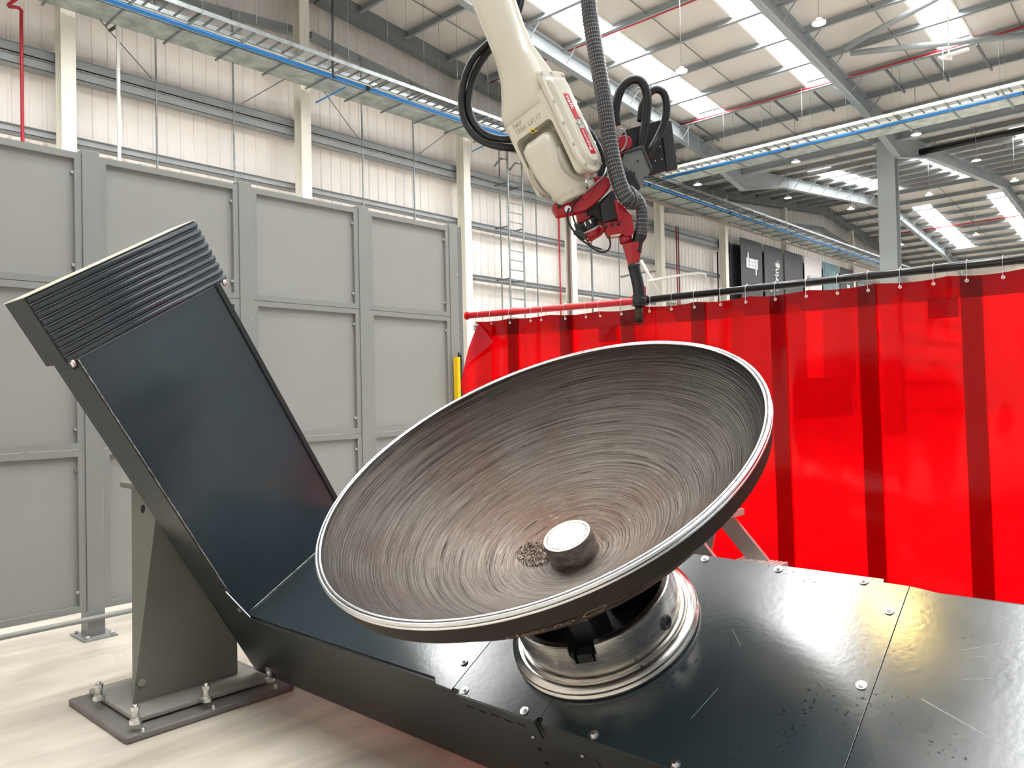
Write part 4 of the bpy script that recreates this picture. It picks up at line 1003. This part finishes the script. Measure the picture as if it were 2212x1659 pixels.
pz([(575,1030),(690,905),(770,1110),(755,1150),(605,1195)],.01,.06,'control_box',darkpl)
pz([(700,985),(745,1010),(855,1125),(870,1260),(850,1300),(780,1300),(735,1180)],-.015,.05,'torch_bracket',redmet,bev=.005)
pz([(620,1190),(770,1165),(795,1285),(660,1308),(630,1260)],-.02,.05,'torch_clamp',redmet,bev=.004)
pz([(665,1295),(755,1278),(750,1300),(670,1310)],-.022,.03,'clamp_pad',robw)
for p in ((742,1192),(685,1200),(632,1220)):
    O=dep(q(*p),D0-.036); MB().cyl(O,O+FW*.02,.0045,12).build('screw',black,TT)
MB().cyl(dep(q(790,1270),D0+.02),dep(q(800,1365),D0+.02),.020,24).build('torch_socket',redmet,TT)
# cone (faceted)
cA=dep(q(850,1365),D0+.015); cB=dep(q(865,1572),D0+.015); dd_=(cB-cA).normalized(); e1c=dd_.cross(FW).normalized(); e2c=dd_.cross(e1c)
vs=[]
for C_,w_1,w_2 in ((cA,.034,.030),(cB,.0155,.0155)):
    for k in range(8): a=math.pi/8+k*math.pi/4; vs.append(C_+e1c*(math.cos(a)*w_1)+e2c*(math.sin(a)*w_2))
MB().add(vs,[(k,(k+1)%8,(k+1)%8+8,k+8) for k in range(8)]+[tuple(range(8)),tuple(range(8,16))]).build('torch_cone',redmet,TT,bevel=.0035)
MB().tube([dep((1368,572),D0+.015),dep((1374,596),D0+.015),dep((1379,620),D0+.015),dep((1381,645),D0+.015),dep((1380,662),D0+.015)],.0185,20,step=.01).build('torch_neck',rubber,TT)
MB().cyl(dep((1368.5,570),D0+.015),dep((1370,577),D0+.015),.0195,20).build('neck_ring',darkpl,TT)
MB().cyl(dep((1381,643),D0+.015),dep((1380.5,656),D0+.015),.0215,24).build('nozzle_collar',rubber,TT,bevel=.002)
MB().cyl(dep((1380,655),D0+.015),dep((1379.5,697),D0+.015),.0128,24).build('nozzle',nozz,TT)
# black and grey boxes behind
pz([(795,390),(1092,310),(1148,742),(1000,790),(900,600)],.16,.012,'shield_plate',blackpl)
pz([(1092,310),(1188,318),(1242,724),(1148,744)],.155,.02,'shield_side',darkpl)
for p in ((1090,540),(1105,645),(1050,660)): 
    O=dep(q(*p),D0+.157); MB().cyl(O,O+FW*.01,.0025,10).build('screw',alu,TT)
gb=pz([(782,596),(950,540),(1022,728),(915,890),(865,775),(800,730),(770,690)],.03,.05,'wire_box',greybox)
pz([(782,600),(775,580),(945,525),(1028,725),(1012,748),(935,560)],.025,.06,'wire_box_frame',darkpl,gb)
pz([(780,748),(843,735),(925,885),(915,908),(860,920),(830,860),(785,800)],.02,.06,'feeder_box',blackpl)
for p in ((900,660),(962,802),(868,765)):
    O=dep(q(*p),D0+.028); MB().cyl(O,O+FW*.01,.0035,10).build('screw',black,gb)
O=dep(q(835,478),D0+.07); MB().cyl(O,O+FW*.06,.031,36).build('motor_ring',blackpl,TT)
O=dep(q(790,505),D0+.04); MB().cyl(O,O+FW*.05,.024,32).build('feeder_motor',redmet,TT,bevel=.003)
pz([(735,450),(790,445),(800,470),(760,640),(735,600)],.05,.04,'motor_bracket',redmet)
pz([(520,800),(600,790),(630,800),(640,830),(540,850)],.03,.03,'rear_bracket',redmet)
# ---------- hoses
def hose(name,pts,rad,label,m_=rubber,cat='hose',ridge=.06,step=.0035,scale=1,dds=None,seg=14,uvl=None,group=None):
    P=[dep(p[:2],D0+(p[2] if len(p)>2 else 0)) for p in pts]
    return tag(MB().tube(P,rad,seg,ridge=ridge,step=step,uvl=uvl).build(name,m_),label,cat,group)
hose('sleeved_hose',[(1268,-60,.0),(1273,20,-.01),(1283,90,-.02),(1297,170,-.03),(1308,240,-.04),(1318,310,-.045),(1331,372,-.05),(1345,412,-.05),(1357,431,-.045),(1371,436,-.03)],.0245,'thick black hose wrapped in wire netting hanging beside the robot cover plate',sleevem,ridge=.05,step=.006,uvl=.012,seg=24)
hose('sleeved_hose',[(1357,410,.01),(1374,427,.0),(1385,449,.0),(1387,475,.0),(1384,500,.005),(1383,508,.005)],.0185,'shorter wire-netted hose bending down into the torch connector',sleevem,ridge=.04,step=.006,uvl=.012,seg=24)
MB().tube([dep(p,D0+.01) for p in ((1385,496),(1382,510),(1377,522),(1374,545))],.0205,18,radii=[1,1.05,.85,.8],step=.01).build('hose_connector',rubber,TT)
hose('corrugated_hose',[(1332,270,.05),(1330,238,.05),(1339,198,.05),(1357,176,.05),(1378,172,.05),(1392,186,.05),(1398,215,.05),(1395,262,.05),(1388,300,.05),(1382,326,.06)],.0140,'corrugated black hose loop, left one of the pair above the grey box',group='hose loops')
hose('corrugated_hose',[(1384,262,.09),(1388,228,.09),(1401,203,.09),(1418,193,.09),(1434,202,.09),(1440,228,.09),(1436,262,.09),(1424,292,.09),(1410,318,.08),(1400,340,.08)],.0125,'corrugated black hose loop, right one of the pair above the grey box',group='hose loops')
hose('corrugated_hose',[(1126,-30,.1),(1112,25,.1),(1078,75,.1),(1054,94,.1),(1022,128,.09),(1003,172,.08),(997,220,.07),(1005,262,.06),(1028,295,.05),(1060,312,.05),(1098,319,.05),(1140,322,.08)],.0115,'outer corrugated black hose sweeping left of the robot forearm',group='hoses left of the forearm')
hose('corrugated_hose',[(1132,-30,.12),(1118,30,.12),(1090,78,.11),(1058,108,.1),(1032,146,.09),(1016,190,.08),(1012,230,.07),(1024,266,.06),(1048,290,.05),(1075,299,.05),(1100,301,.05),(1140,300,.08)],.0115,'inner corrugated black hose sweeping left of the robot forearm',group='hoses left of the forearm')
hose('corrugated_hose',[(1250,262,.09),(1272,285,.08),(1292,320,.08),(1300,350,.08),(1304,385,.08),(1306,410,.08)],.0125,'corrugated black hose emerging behind the robot cover plate, nearer one',group='hoses behind the cover')
hose('corrugated_hose',[(1250,280,.07),(1266,296,.06),(1282,322,.06),(1292,352,.06),(1298,385,.06)],.0105,'corrugated black hose emerging behind the robot cover plate, lower one',group='hoses behind the cover')
hose('torch_cable',[q(312,1068)+(-.03,),q(300,1110)+(-.04,),q(302,1170)+(-.04,),q(345,1250)+(-.03,),q(400,1320)+(-.03,),q(470,1370)+(-.02,),q(540,1420)+(-.0,),q(600,1440),q(645,1425),q(665,1380),q(655,1320),q(612,1255)+(.02,)],.0030,'thin black cable looping below the round torch sensor',ridge=None,step=.01,seg=8,cat='cable')
hose('torch_cable',[q(480,900)+(-.03,),q(400,980)+(-.035,),q(345,1050)+(-.04,),q(345,1130)+(-.04,),q(380,1220)+(-.035,),q(440,1300)+(-.02,),q(500,1380)+(0,),q(590,1415)+(.01,)],.0024,'second thin black cable crossing the red mounting bar',ridge=None,step=.01,seg=8,cat='cable')
hose('torch_cable',[q(635,720)+(-.0,),q(610,790)+(-.03,),q(560,835)+(-.035,),q(500,885)+(-.035,),q(440,935)+(-.035,)],.0030,'grey cable running along the top of the red mounting bar',silver,ridge=None,step=.01,seg=8,cat='cable')
hose('torch_cable',[q(740,385)+(.02,),q(780,400)+(.02,),q(800,450)+(.02,),q(800,510)+(.02,),q(775,560)+(.02,),q(755,580)+(.02,)],.0026,'silver tubing curving over the red feeder motor',silver,ridge=None,step=.01,seg=8,cat='cable')
hose('torch_cable',[q(815,855)+(-.01,),q(870,920)+(-.06,),q(885,985)+(-.07,),q(870,1045)+(-.07,),q(830,1072)+(-.07,),q(790,1060)+(-.07,)],.0022,'black cable tie loop around the netted hose bend',black,ridge=None,step=.01,seg=8,cat='cable')
MB().fbox(dep(q(410,1285),D0-.04),(cv(.9,.5,0).normalized(),cv(-.5,.9,0).normalized(),FW),(-.02,-.008,0),(.02,.008,.02)).build('cable_connector',mat('connector_dark',srgb(25,40,40),.4),TT,bevel=.002)
# ================================================================== LIGHT
w=bpy.data.worlds.new('world'); S.world=w; w.use_nodes=True; bg=w.node_tree.nodes['Background']; bg.inputs[0].default_value=(.93,.96,1,1); bg.inputs[1].default_value=.3
def area(loc,rot,sx_,sy_,e,col=(1,1,1)):
    l=bpy.data.lights.new('area_lamp','AREA'); l.shape='RECTANGLE'; l.size=sx_; l.size_y=sy_; l.energy=e; l.color=col
    o=bpy.data.objects.new('area_lamp',l); COL.objects.link(o); o.location=loc; o.rotation_euler=rot; return o
area((30,-8.8,4.),(math.radians(80),0,0),60,7,250)
area((10,-8.8,4.),(math.radians(80),0,0),20,7,120)
S.view_settings.view_transform='Standard'; S.view_settings.look='None'; S.view_settings.exposure=.33
S.cycles.use_denoising=True
